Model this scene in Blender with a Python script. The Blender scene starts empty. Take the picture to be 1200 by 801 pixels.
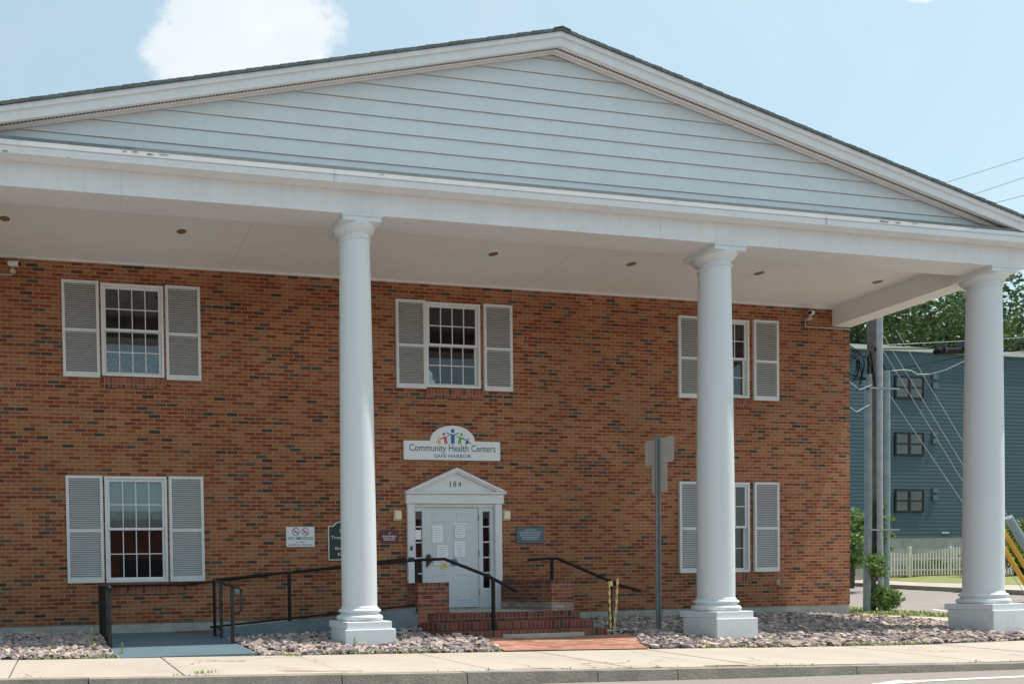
import bpy, math, random
import numpy as np
from mathutils import Vector, Matrix
random.seed(7); RNG = np.random.default_rng(7)
sc = bpy.context.scene
COL = sc.collection

# ------------------------------------------------------------------ camera
cd = bpy.data.cameras.new('camera'); cam = bpy.data.objects.new('camera', cd); COL.objects.link(cam)
Rr = (0.9834747, -0.18006839, -0.01878545); Uu = (0.02192888, 0.01548196, 0.99963965); Ff = (0.17971266, 0.98353225, -0.01917482)
cam.matrix_world = Matrix(((Rr[0], Uu[0], -Ff[0], 0.0), (Rr[1], Uu[1], -Ff[1], -12.5281),
                           (Rr[2], Uu[2], -Ff[2], 0.5663), (0, 0, 0, 1)))
cd.sensor_width = 36; cd.lens = 838.786/1200*36
cd.shift_x = (600-222.196)/1200; cd.shift_y = (706.908-400.5)/1200
cd.clip_start = 0.05; cd.clip_end = 3000
sc.camera = cam

# ------------------------------------------------------------------ sun, sky, exposure
TX, TY = 0.40, -0.072                      # towards the sun, per metre of height
sv = Vector((TX, TY, 1)).normalized()
elev = math.asin(sv.z); azim = math.atan2(sv.x, sv.y)
sl = bpy.data.lights.new('sun', 'SUN'); sl.energy = 5.0; sl.angle = math.radians(0.55); sl.color = (1, .93, .84)
so = bpy.data.objects.new('sun', sl); COL.objects.link(so)
so.rotation_euler = sv.to_track_quat('Z', 'Y').to_euler(); so.location = (0, 0, 40)
W = bpy.data.worlds.new('World'); sc.world = W; W.use_nodes = True
nt = W.node_tree; nt.nodes.clear()
N = nt.nodes.new; L = nt.links.new
out = N('ShaderNodeOutputWorld'); bg = N('ShaderNodeBackground'); bg.inputs['Strength'].default_value = 0.138
sky = N('ShaderNodeTexSky'); sky.sky_type = 'NISHITA'; sky.sun_disc = False
sky.sun_elevation = elev; sky.sun_rotation = azim; sky.dust_density = 2.6; sky.air_density = 1.1; sky.ozone_density = 1.6; sky.altitude = 100
def wm(op, a, b=None, c=None, clamp=False):
    n = N('ShaderNodeMath'); n.operation = op; n.use_clamp = clamp
    for i, x in enumerate((a, b, c)):
        if x is None: continue
        if isinstance(x, (int, float)): n.inputs[i].default_value = x
        else: L(x, n.inputs[i])
    return n.outputs[0]
tc = N('ShaderNodeTexCoord'); sp = N('ShaderNodeSeparateXYZ'); L(tc.outputs['Generated'], sp.inputs[0])
ysafe = wm('MAXIMUM', sp.outputs['Y'], 0.05)
px_, pz_ = wm('DIVIDE', sp.outputs['X'], ysafe), wm('DIVIDE', sp.outputs['Z'], ysafe)
cmb = N('ShaderNodeCombineXYZ'); L(px_, cmb.inputs[0]); L(pz_, cmb.inputs[1])
nz = N('ShaderNodeTexNoise'); nz.inputs['Scale'].default_value = 15; nz.inputs['Detail'].default_value = 12; nz.inputs['Roughness'].default_value = .64
L(cmb.outputs[0], nz.inputs['Vector'])
def lobe(cx, cz, rx, rz):
    a = wm('POWER', wm('DIVIDE', wm('SUBTRACT', px_, cx), rx), 2); b = wm('POWER', wm('DIVIDE', wm('SUBTRACT', pz_, cz), rz), 2)
    return wm('SUBTRACT', 1, wm('SQRT', wm('ADD', a, b)))
m = wm('MAXIMUM', lobe(.215, .745, .095, .075), lobe(.335, .80, .095, .10))
m = wm('MAXIMUM', m, lobe(.30, .735, .125, .06)); m = wm('MAXIMUM', m, lobe(.275, .78, .13, .10)); m = wm('MAXIMUM', m, lobe(.215, .80, .06, .05)); m = wm('MAXIMUM', m, lobe(1.46, 1.0, .06, .02))
m = wm('ADD', m, wm('MULTIPLY', wm('SUBTRACT', nz.outputs[0], .52), 1.25))
mr = N('ShaderNodeMapRange'); mr.interpolation_type = 'SMOOTHSTEP'; L(m, mr.inputs[0]); mr.inputs[1].default_value = -.04; mr.inputs[2].default_value = .36
mask = wm('MULTIPLY', mr.outputs[0], wm('GREATER_THAN', sp.outputs['Y'], .06))
# thin high haze streaks
nz2 = N('ShaderNodeTexNoise'); nz2.inputs['Scale'].default_value = 5; nz2.inputs['Detail'].default_value = 6; L(cmb.outputs[0], nz2.inputs['Vector'])
mr2 = N('ShaderNodeMapRange'); L(nz2.outputs[0], mr2.inputs[0]); mr2.inputs[1].default_value = .5; mr2.inputs[2].default_value = .85; mr2.inputs[4].default_value = .18
mask = wm('MAXIMUM', mask, mr2.outputs[0])
nz3 = N('ShaderNodeTexNoise'); nz3.inputs['Scale'].default_value = 9; nz3.inputs['Detail'].default_value = 5; L(cmb.outputs[0], nz3.inputs['Vector'])
cr = N('ShaderNodeMix'); cr.data_type = 'RGBA'; L(nz3.outputs[0], cr.inputs[0])
cr.inputs[6].default_value = (4.9, 5.6, 6.1, 1); cr.inputs[7].default_value = (6.6, 6.7, 6.75, 1)
mx = N('ShaderNodeMix'); mx.data_type = 'RGBA'; tint = N('ShaderNodeMix'); tint.data_type = 'RGBA'; tint.blend_type = 'MULTIPLY'; tint.inputs[0].default_value = 1; L(sky.outputs[0], tint.inputs[6]); tint.inputs[7].default_value = (1.02, 1.17, .97, 1)
pal = N('ShaderNodeMix'); pal.data_type = 'RGBA'; pal.inputs[0].default_value = .40; L(tint.outputs[2], pal.inputs[6]); pal.inputs[7].default_value = (5.5, 6.9, 7.8, 1)
L(mask, mx.inputs[0]); L(pal.outputs[2], mx.inputs[6]); L(cr.outputs[2], mx.inputs[7])
L(mx.outputs[2], bg.inputs['Color']); L(bg.outputs[0], out.inputs['Surface'])
sc.view_settings.view_transform = 'Standard'; sc.view_settings.look = 'None'; sc.view_settings.exposure = 0.16; sc.view_settings.gamma = 1

# ------------------------------------------------------------------ materials
def srgb(r, g, b):
    f = lambda c: (c/255/12.92) if c/255 <= .04045 else ((c/255+.055)/1.055)**2.4
    return (f(r), f(g), f(b), 1)
class NB:
    def __init__(s, name):
        s.m = bpy.data.materials.new(name); s.m.use_nodes = True; s.t = s.m.node_tree
        s.b = s.t.nodes['Principled BSDF']; s.o = s.t.nodes['Material Output']
    def n(s, t, **k):
        x = s.t.nodes.new(t)
        for a, v in k.items(): setattr(x, a, v)
        return x
    def l(s, a, b): s.t.links.new(a, b)
    def math(s, op, *a, clamp=False):
        n = s.n('ShaderNodeMath', operation=op, use_clamp=clamp)
        for i, x in enumerate(a):
            if isinstance(x, (int, float)): n.inputs[i].default_value = x
            else: s.l(x, n.inputs[i])
        return n.outputs[0]
    def noise(s, scale, detail=4, rough=.55, vec=None):
        n = s.n('ShaderNodeTexNoise'); n.inputs['Scale'].default_value = scale; n.inputs['Detail'].default_value = detail; n.inputs['Roughness'].default_value = rough
        s.l(vec if vec is not None else s.obj(), n.inputs['Vector']); return n.outputs[0]
    def obj(s):
        if not hasattr(s, '_o'):
            g = s.n('ShaderNodeNewGeometry'); s._o = g.outputs['Position']
        return s._o
    def mix(s, f, a, b, mode='MIX'):
        n = s.n('ShaderNodeMix', data_type='RGBA', blend_type=mode)
        for i, x in ((0, f), (6, a), (7, b)):
            if isinstance(x, (int, float)): n.inputs[i].default_value = x
            elif isinstance(x, tuple): n.inputs[i].default_value = x
            else: s.l(x, n.inputs[i])
        return n.outputs[2]
    def rng(s, v, a, b, c=0., d=1.):
        n = s.n('ShaderNodeMapRange'); s.l(v, n.inputs[0])
        for i, x in enumerate((a, b, c, d)): n.inputs[i+1].default_value = x
        return n.outputs[0]
    def ramp(s, v, stops, const=False):
        n = s.n('ShaderNodeValToRGB'); s.l(v, n.inputs[0]); e = n.color_ramp
        if const: e.interpolation = 'CONSTANT'
        while len(e.elements) < len(stops): e.elements.new(.5)
        for i, (p, c) in enumerate(stops): e.elements[i].position = p; e.elements[i].color = c
        return n.outputs[0]
    def col(s, c):
        if isinstance(c, tuple): s.b.inputs['Base Color'].default_value = c
        else: s.l(c, s.b.inputs['Base Color'])
    def bump(s, h, st, dist=.01):
        n = s.n('ShaderNodeBump'); n.inputs['Strength'].default_value = st; n.inputs['Distance'].default_value = dist
        s.l(h, n.inputs['Height']); s.l(n.outputs[0], s.b.inputs['Normal'])
def plain(name, c, rough=.6, metal=0., var=.12, scale=6., bump=0., spec=None, fine=60., c2=None):
    k = NB(name); f = k.rng(k.noise(scale, 5), .3, .7)
    d = tuple(x*(1-var) for x in c[:3])+(1,)
    cc = k.mix(f, c, c2 if c2 else d)
    g = k.rng(k.noise(fine, 3), .3, .7, 1-var*.5, 1+var*.5)
    cm = k.n('ShaderNodeCombineColor'); [k.l(g, cm.inputs[i]) for i in range(3)]
    k.col(k.mix(1., cc, cm.outputs[0], 'MULTIPLY'))
    k.b.inputs['Roughness'].default_value = rough; k.b.inputs['Metallic'].default_value = metal
    if spec is not None: k.b.inputs['Specular IOR Level'].default_value = spec
    if bump: k.bump(k.noise(fine, 4), bump)
    return k.m
def brick(name, w, h, off, stops, mortar, mw=.010, bump=.5, dark=.16, darkc=(.056, .040, .031, 1)):
    k = NB(name); uv = k.n('ShaderNodeTexCoord'); s = k.n('ShaderNodeSeparateXYZ'); k.l(uv.outputs['UV'], s.inputs[0])
    u, v = s.outputs[0], s.outputs[1]
    rv = k.math('DIVIDE', v, h); row = k.math('FLOOR', rv); fv = k.math('MULTIPLY', k.math('FRACT', rv), h)
    o = k.math('MULTIPLY', k.math('FLOORED_MODULO', row, 2.) if False else k.math('MODULO', k.math('ADD', row, 1000.), 2.), off)
    ru = k.math('ADD', k.math('DIVIDE', u, w), o); cl = k.math('FLOOR', ru); fu = k.math('MULTIPLY', k.math('FRACT', ru), w)
    du = k.math('SUBTRACT', w/2, k.math('ABSOLUTE', k.math('SUBTRACT', fu, w/2)))
    dv = k.math('SUBTRACT', h/2, k.math('ABSOLUTE', k.math('SUBTRACT', fv, h/2)))
    e = k.math('MINIMUM', du, dv)
    e = k.math('ADD', e, k.math('MULTIPLY', k.math('SUBTRACT', k.noise(90, 2), .5), .0035))
    mk = k.rng(e, mw/2-.0015, mw/2+.0015)
    c3 = k.n('ShaderNodeCombineXYZ'); k.l(cl, c3.inputs[0]); k.l(row, c3.inputs[1])
    wn = k.n('ShaderNodeTexWhiteNoise', noise_dimensions='2D'); k.l(c3.outputs[0], wn.inputs['Vector'])
    c4 = k.n('ShaderNodeVectorMath', operation='ADD'); k.l(c3.outputs[0], c4.inputs[0]); c4.inputs[1].default_value = (37.3, 91.7, 0)
    wn2 = k.n('ShaderNodeTexWhiteNoise', noise_dimensions='2D'); k.l(c4.outputs[0], wn2.inputs['Vector'])
    c = k.ramp(wn.outputs['Value'], stops)
    pat = k.rng(k.noise(1.3, 3, .6), .3, .7, dark*.5, dark*1.7)
    isd = k.math('LESS_THAN', wn2.outputs['Value'], pat)
    dc = k.mix(wn.outputs['Value'], darkc, tuple(x*2.1 for x in darkc[:3])+(1,))
    c = k.mix(isd, c, dc)
    g = k.rng(k.noise(34, 5, .7), .25, .75, .78, 1.22); cm = k.n('ShaderNodeCombineColor'); [k.l(g, cm.inputs[i]) for i in range(3)]
    c = k.mix(1., c, cm.outputs[0], 'MULTIPLY')
    mc = k.mix(k.rng(k.noise(2.2, 4), .3, .7), mortar, tuple(x*.72 for x in mortar[:3])+(1,))
    c = k.mix(mk, mc, c)
    st = k.rng(k.noise(.55, 6, .65), .32, .7, .80, 1.14); cm2 = k.n('ShaderNodeCombineColor'); [k.l(st, cm2.inputs[i]) for i in range(3)]
    k.col(k.mix(1., c, cm2.outputs[0], 'MULTIPLY'))
    k.b.inputs['Roughness'].default_value = .85; k.b.inputs['Specular IOR Level'].default_value = .25
    hh = k.math('ADD', mk, k.math('MULTIPLY', k.noise(120, 3), .25)); k.bump(hh, bump, .006)
    return k.m
M = {}
M['brick'] = brick('wall_brick', .2153, .0677, .5, [(0, (.17, .046, .021, 1)), (.3, (.265, .070, .030, 1)), (.5, (.285, .103, .044, 1)), (.75, (.33, .145, .065, 1)), (1, (.305, .118, .050, 1))], (.44, .31, .21, 1), mw=.0110, dark=.088)
M['rowlock'] = brick('rowlock_brick', .072, .26, 0., [(0, (.19, .055, .035, 1)), (.5, (.26, .085, .05, 1)), (1, (.32, .13, .075, 1))], (.38, .27, .2, 1), dark=.1, mw=.011)
M['step_brick'] = brick('step_brick', .0745, .5, 0., [(0, (.13, .036, .028, 1)), (.5, (.20, .055, .04, 1)), (1, (.25, .085, .06, 1))], (.27, .2, .16, 1), dark=.12, mw=.012)
M['knee_brick'] = brick('knee_brick', .2153, .0677, .5, [(0, (.15, .045, .03, 1)), (.5, (.22, .068, .045, 1)), (1, (.29, .12, .075, 1))], (.36, .27, .21, 1), dark=.08)
M['pale_brick'] = brick('pale_brick', .2153, .0677, .5, [(0, (.30, .22, .19, 1)), (1, (.44, .38, .34, 1))], (.22, .17, .14, 1), dark=.0)
M['paver'] = brick('paver_brick', .21, .105, .5, [(0, (.26, .11, .075, 1)), (.5, (.36, .17, .115, 1)), (1, (.44, .25, .18, 1))], (.16, .11, .09, 1), dark=0., mw=.007, bump=.8)
M['far_brick'] = brick('far_brick', .22, .07, .5, [(0, (.22, .06, .04, 1)), (1, (.32, .12, .08, 1))], (.3, .2, .16, 1), dark=.05)
def paint(name, c, dirt=.10, streak=.5, rough=.5):
    k = NB(name); P = k.obj(); mp = k.n('ShaderNodeMapping'); mp.inputs['Scale'].default_value = (9, 9, .7); k.l(P, mp.inputs[0])
    f = k.math('MULTIPLY', k.rng(k.noise(1., 6, .65, mp.outputs[0]), .45, .8), streak)
    f2 = k.rng(k.noise(2.3, 5), .4, .75)
    d = tuple(x*y for x, y in zip(c[:3], (1-dirt*1.6, 1-dirt*1.8, 1-dirt*2.3)))+(1,)
    a = k.mix(f2, c, tuple(x*(1-dirt*.6) for x in c[:3])+(1,))
    k.col(k.mix(f, a, d)); k.b.inputs['Roughness'].default_value = rough
    k.bump(k.noise(45, 4), .12, .004)
    return k.m
M['white'] = paint('white_paint', (.72, .735, .75, 1))
M['siding'] = paint('siding_paint', (.64, .70, .735, 1), .07)
M['ceil'] = paint('ceiling_paint', (.80, .805, .795, 1), .06, .3)
def colmat(name, base, ztop):
    k = NB(name); P = k.obj(); mp = k.n('ShaderNodeMapping'); mp.inputs['Scale'].default_value = (12, 12, .5); k.l(P, mp.inputs[0]); sp_ = k.n('ShaderNodeSeparateXYZ'); k.l(P, sp_.inputs[0])
    st_ = k.rng(k.noise(1., 7, .7, mp.outputs[0]), .48, .8, 0, .22); c = k.mix(st_, base, (.50, .50, .47, 1))
    sc_ = k.rng(k.noise(38, 3, .8), .70, .76, 0, .45); c = k.mix(sc_, c, (.40, .40, .38, 1))
    low = k.math('MULTIPLY', k.rng(sp_.outputs[2], ztop, ztop-.5, 0, 1), k.rng(k.noise(9, 6, .75), .45, .68, 0, .55)); c = k.mix(low, c, (.36, .33, .28, 1))
    k.col(c); k.b.inputs['Roughness'].default_value = .62; k.b.inputs['Specular IOR Level'].default_value = .3; k.bump(k.noise(30, 5, .65), .25, .006); return k.m
M['col'] = colmat('column_paint', (.68, .72, .75, 1), .35)
M['shut'] = paint('shutter_paint', (.66, .67, .67, 1), .08)
M['plinth'] = colmat('painted_concrete', (.68, .725, .755, 1), -.05)
M['trim_dirty'] = plain('weathered_flashing', (.20, .215, .22, 1), .7, var=.3, scale=5)
M['bare'] = plain('bare_grey_wood', (.30, .31, .31, 1), .9, var=.4, scale=40)
M['orangepaint'] = plain('orange_survey_paint', (.55, .33, .22, 1), .9, var=.25, scale=60)
M['redpaint'] = plain('red_survey_paint', (.50, .31, .26, 1), .9, var=.25, scale=60)
M['lap_shade'] = plain('lap_shadow_grey', (.27, .27, .27, 1), .9)  # shadow line under each siding board, painted as a darker grey
M['shutback'] = plain('shutter_backing', (.24, .235, .22, 1), .9)
M['seam'] = plain('paint_seam', (.40, .41, .41, 1), .8)
M['door'] = paint('door_paint', (.60, .64, .665, 1), .05, .3, .4)
M['found'] = plain('foundation_concrete', (.46, .45, .41, 1), .9, var=.3, scale=2.4, bump=.4, fine=30)
M['shingle'] = plain('roof_shingle', (.125, .15, .15, 1), .95, var=.4, scale=9, bump=.8, fine=80)
def walkmat():
    k = NB('sidewalk_concrete'); a = k.mix(k.rng(k.noise(.9, 6, .6), .3, .7), (.50, .435, .37, 1), (.40, .35, .30, 1))
    a = k.mix(k.rng(k.noise(7, 5, .7), .55, .8, 0, .45), a, (.29, .25, .21, 1)); a = k.mix(k.rng(k.noise(160, 2), .35, .75, 0, .4), a, (.24, .22, .2, 1)); a = k.mix(k.rng(k.noise(1.7, 8, .75), .60, .66, 0, .35), a, (.22, .2, .18, 1))
    vm = k.n('ShaderNodeVectorMath', operation='ADD'); k.l(k.obj(), vm.inputs[0]); nn = k.n('ShaderNodeTexNoise'); nn.inputs['Scale'].default_value = 1.5; nn.inputs['Detail'].default_value = 6; k.l(k.obj(), nn.inputs['Vector']); k.l(nn.outputs[1], vm.inputs[1])
    vo = k.n('ShaderNodeTexVoronoi', feature='DISTANCE_TO_EDGE'); vo.inputs['Scale'].default_value = .42; k.l(vm.outputs[0], vo.inputs['Vector'])
    cr_ = k.math('MULTIPLY', k.rng(vo.outputs[0], .0025, .006, 1, 0), k.rng(k.noise(.6, 2), .47, .53, 0, .85)); a = k.mix(cr_, a, (.12, .10, .08, 1))
    k.col(a); k.b.inputs['Roughness'].default_value = .9; k.bump(k.noise(120, 3), .3, .004); return k.m
M['walk'] = walkmat()
M['kerb'] = plain('kerb_concrete', (.30, .27, .23, 1), .92, var=.35, scale=3, bump=.7, fine=40)
def roadmat():
    k = NB('asphalt'); a = k.mix(k.rng(k.noise(.35, 5, .6), .3, .7), (.25, .215, .20, 1), (.20, .175, .165, 1))
    a = k.mix(k.rng(k.noise(90, 3, .8), .4, .75, 0, .6), a, (.36, .32, .30, 1)); a = k.mix(k.rng(k.noise(2.2, 6, .7), .62, .72, 0, .35), a, (.12, .11, .105, 1))
    k.col(a); k.b.inputs['Roughness'].default_value = .9; k.bump(k.noise(130, 3), .5, .006); return k.m
M['road'] = roadmat()
M['mark'] = plain('road_paint', (.72, .70, .67, 1), .8, var=.2, scale=20)
M['dirt'] = plain('dirt', (.13, .105, .085, 1), .95, var=.35, scale=5, bump=.6, fine=50)
M['lawn'] = plain('lawn', (.15, .19, .05, 1), .95, var=.4, scale=2.5, c2=(.24, .25, .09, 1), fine=90)
M['grassb'] = plain('grass_blade', (.24, .33, .08, 1), .8, var=.3, scale=30, c2=(.42, .42, .18, 1))
def rockmat():
    k = NB('gravel_stone'); g = k.n('ShaderNodeNewGeometry'); r = g.outputs['Random Per Island']
    c = k.ramp(r, [(0, (.13, .12, .13, 1)), (.25, (.22, .18, .19, 1)), (.45, (.33, .24, .23, 1)), (.62, (.27, .25, .26, 1)), (.8, (.46, .34, .27, 1)), (1, (.52, .43, .37, 1))])
    c = k.mix(k.rng(k.noise(50, 4), .3, .7), c, (.30, .24, .22, 1)); c = k.mix(.75, c, k.ramp(r, [(0, (.13, .12, .13, 1)), (.25, (.25, .20, .20, 1)), (.45, (.36, .26, .24, 1)), (.62, (.27, .25, .27, 1)), (.8, (.48, .35, .28, 1)), (1, (.56, .46, .40, 1))]))
    k.col(k.mix(1., c, (1.08, 1.12, 1.12, 1), 'MULTIPLY')); k.b.inputs['Roughness'].default_value = .85; k.b.inputs['Specular IOR Level'].default_value = .2; return k.m
M['rock'] = rockmat()
M['ramp'] = plain('blue_grey_deck_paint', (.105, .165, .205, 1), .6, var=.18, scale=2, bump=.15, fine=40)
M['ramp_side'] = plain('ramp_concrete', (.17, .22, .25, 1), .85, var=.3, scale=3, bump=.3, fine=30)
M['black'] = plain('black_paint', (.010, .010, .011, 1), .45, var=.3, scale=25, c2=(.018, .016, .015, 1), spec=.2)
M['blackworn'] = plain('worn_black_paint', (.016, .016, .016, 1), .5, var=.4, scale=12, c2=(.06, .055, .05, 1), spec=.25)
M['steel'] = plain('galvanized_steel', (.26, .29, .31, 1), .5, .3, var=.15, scale=10)
M['alum'] = plain('sign_back_aluminium', (.50, .47, .43, 1), .55, .1, var=.12, scale=7)
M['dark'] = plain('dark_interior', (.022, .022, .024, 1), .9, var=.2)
M['darkmetal'] = plain('dark_metal', (.07, .07, .075, 1), .5, .4)
M['beige'] = plain('beige_plastic', (.66, .58, .42, 1), .5, var=.08)
M['lamp'] = plain('lamp_lens', (.78, .72, .52, 1), .4, var=.05)
M['rust'] = plain('downlight_brown', (.26, .16, .07, 1), .6, var=.3, scale=40)
M['signwhite'] = plain('sign_white', (.74, .78, .80, 1), .45, var=.03)
M['ink'] = plain('sign_ink', (.03, .045, .055, 1), .6, var=0)
M['teal'] = plain('teal_ink', (.01, .12, .20, 1), .6, var=0)
M['blueink'] = plain('figure_blue', (.01, .17, .33, 1), .6, var=0)
M['pink'] = plain('figure_red', (.55, .10, .13, 1), .6, var=0); M['orange'] = plain('figure_orange', (.75, .38, .06, 1), .6, var=0)
M['green'] = plain('figure_green', (.16, .38, .08, 1), .6, var=0); M['navy'] = plain('figure_navy', (.06, .07, .16, 1), .6, var=0)
M['red'] = plain('prohibition_red', (.36, .06, .12, 1), .6, var=0)
M['dgreen'] = plain('sign_dark_green', (.010, .035, .032, 1), .5, var=.05); M['cream'] = plain('sign_cream', (.68, .66, .58, 1), .6, var=0)
M['maroon'] = plain('sign_maroon', (.11, .03, .035, 1), .5, var=.05); M['slate'] = plain('sign_slate_blue', (.085, .135, .17, 1), .5, var=.12)
M['paleink'] = plain('pale_lettering', (.50, .56, .60, 1), .6, var=0); M['paper'] = plain('paper', (.86, .90, .92, 1), .8, var=.03)
M['fadedink'] = plain('faded_print', (.22, .32, .38, 1), .8, var=.1)
M['yellow'] = plain('guy_guard_yellow', (.72, .42, .035, 1), .5, var=.1); M['sticky'] = plain('sticker_yellow', (.75, .60, .12, 1), .6, var=0); M['stickb'] = plain('sticker_blue', (.03, .27, .42, 1), .6, var=0)
def tapemat():
    k = NB('caution_tape'); w = k.n('ShaderNodeTexWave', wave_type='BANDS', bands_direction='Z'); w.inputs['Scale'].default_value = 9; w.inputs['Distortion'].default_value = 3; k.l(k.obj(), w.inputs['Vector'])
    k.col(k.mix(k.rng(w.outputs['Fac'] if 'Fac' in w.outputs else w.outputs[1], .45, .55), (.74, .46, .09, 1), (.78, .64, .34, 1))); k.b.inputs['Roughness'].default_value = .5; return k.m
M['tape'] = tapemat()
M['pole'] = plain('weathered_wood', (.17, .15, .13, 1), .9, var=.4, scale=5, bump=.5)
M['pvc'] = plain('grey_conduit', (.26, .32, .35, 1), .6, .0, var=.3, scale=5); M['lightpvc'] = plain('pale_conduit', (.42, .45, .47, 1), .6, .0, var=.25, scale=5)
M['guyb'] = plain('blue_grey_guard', (.26, .36, .42, 1), .5, var=.1)
M['cable'] = plain('black_cable', (.008, .008, .009, 1), .6, var=.1, spec=.15); M['wcable'] = plain('pale_cable', (.45, .47, .48, 1), .5, var=.1); M['wire'] = plain('steel_wire', (.32, .36, .39, 1), .5, .3, var=.1)
M['bluewall'] = plain('blue_clapboard', (.050, .095, .130, 1), .75, var=.12, scale=.6, c2=(.042, .083, .114, 1), fine=14)
M['bluetrim'] = plain('pale_roof_trim', (.55, .56, .55, 1), .6, var=.1); M['bluedark'] = plain('dark_window_frame', (.006, .008, .010, 1), .8, var=.1)
M['vent'] = plain('grey_vent', (.09, .13, .16, 1), .6)
M['fence'] = plain('fence_wood', (.74, .70, .66, 1), .85, var=.2, scale=6)
M['shade'] = plain('window_shade', (.50, .62, .64, 1), .8, var=.08, scale=4); 
def curtmat():
    k = NB('patterned_curtain'); c = k.mix(k.rng(k.noise(26, 5, .7), .42, .6), (.06, .10, .15, 1), (.28, .36, .44, 1)); k.col(c); k.b.inputs['Roughness'].default_value = .9; return k.m
M['curtain'] = curtmat(); M['gcurtain'] = plain('greenish_curtain', (.10, .14, .13, 1), .9, var=.4, scale=14)
def glassmat(name, ior, tint):
    k = NB(name); t = k.t; t.nodes.remove(k.b)
    tr = k.n('ShaderNodeBsdfTransparent'); tr.inputs[0].default_value = tint; gl = k.n('ShaderNodeBsdfGlossy'); gl.inputs['Roughness'].default_value = .01
    fr = k.n('ShaderNodeFresnel'); fr.inputs[0].default_value = ior; mxs = k.n('ShaderNodeMixShader'); k.l(fr.outputs[0], mxs.inputs[0]); k.l(tr.outputs[0], mxs.inputs[1]); k.l(gl.outputs[0], mxs.inputs[2])
    bp = k.n('ShaderNodeBump'); bp.inputs['Strength'].default_value = .02; bp.inputs['Distance'].default_value = .02; k.l(k.noise(2.5, 2), bp.inputs['Height']); k.l(bp.outputs[0], gl.inputs['Normal'])
    k.l(mxs.outputs[0], k.o.inputs[0]); return k.m
M['glass'] = glassmat('window_glass', 1.85, (.86, .9, .89, 1))
M['bluglass'] = plain('far_glass', (.075, .09, .10, 1), .15, var=.4, scale=.9)
def leafmat(name, a, b, c):
    k = NB(name); g = k.n('ShaderNodeNewGeometry'); r = g.outputs['Random Per Island']
    cc = k.ramp(r, [(0, a), (.5, b), (1, c)]); k.col(cc); k.b.inputs['Roughness'].default_value = .55
    tl = k.n('ShaderNodeBsdfTranslucent'); k.l(cc, tl.inputs[0]); ms = k.n('ShaderNodeMixShader'); ms.inputs[0].default_value = .35
    k.l(k.b.outputs[0], ms.inputs[1]); k.l(tl.outputs[0], ms.inputs[2]); k.l(ms.outputs[0], k.o.inputs[0]); return k.m
M['leaf'] = leafmat('tree_leaves', (.025, .055, .015, 1), (.045, .09, .022, 1), (.085, .14, .04, 1))
M['leaf2'] = leafmat('shrub_leaves', (.10, .18, .05, 1), (.16, .27, .07, 1), (.27, .36, .12, 1))
M['hedge'] = leafmat('hedge_leaves', (.07, .12, .02, 1), (.14, .19, .04, 1), (.25, .28, .07, 1))
def ventmat():
    k = NB('vent_slots'); s_ = k.n('ShaderNodeSeparateXYZ'); k.l(k.obj(), s_.inputs[0]); f = k.math('FRACT', k.math('DIVIDE', s_.outputs[0], .05)); k.col(k.mix(k.math('LESS_THAN', f, .62), (.45, .42, .38, 1), (.06, .055, .05, 1))); return k.m
M['ventm'] = ventmat()
M['bark'] = plain('bark', (.10, .08, .065, 1), .95, var=.4, scale=6, bump=.5)

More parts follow.
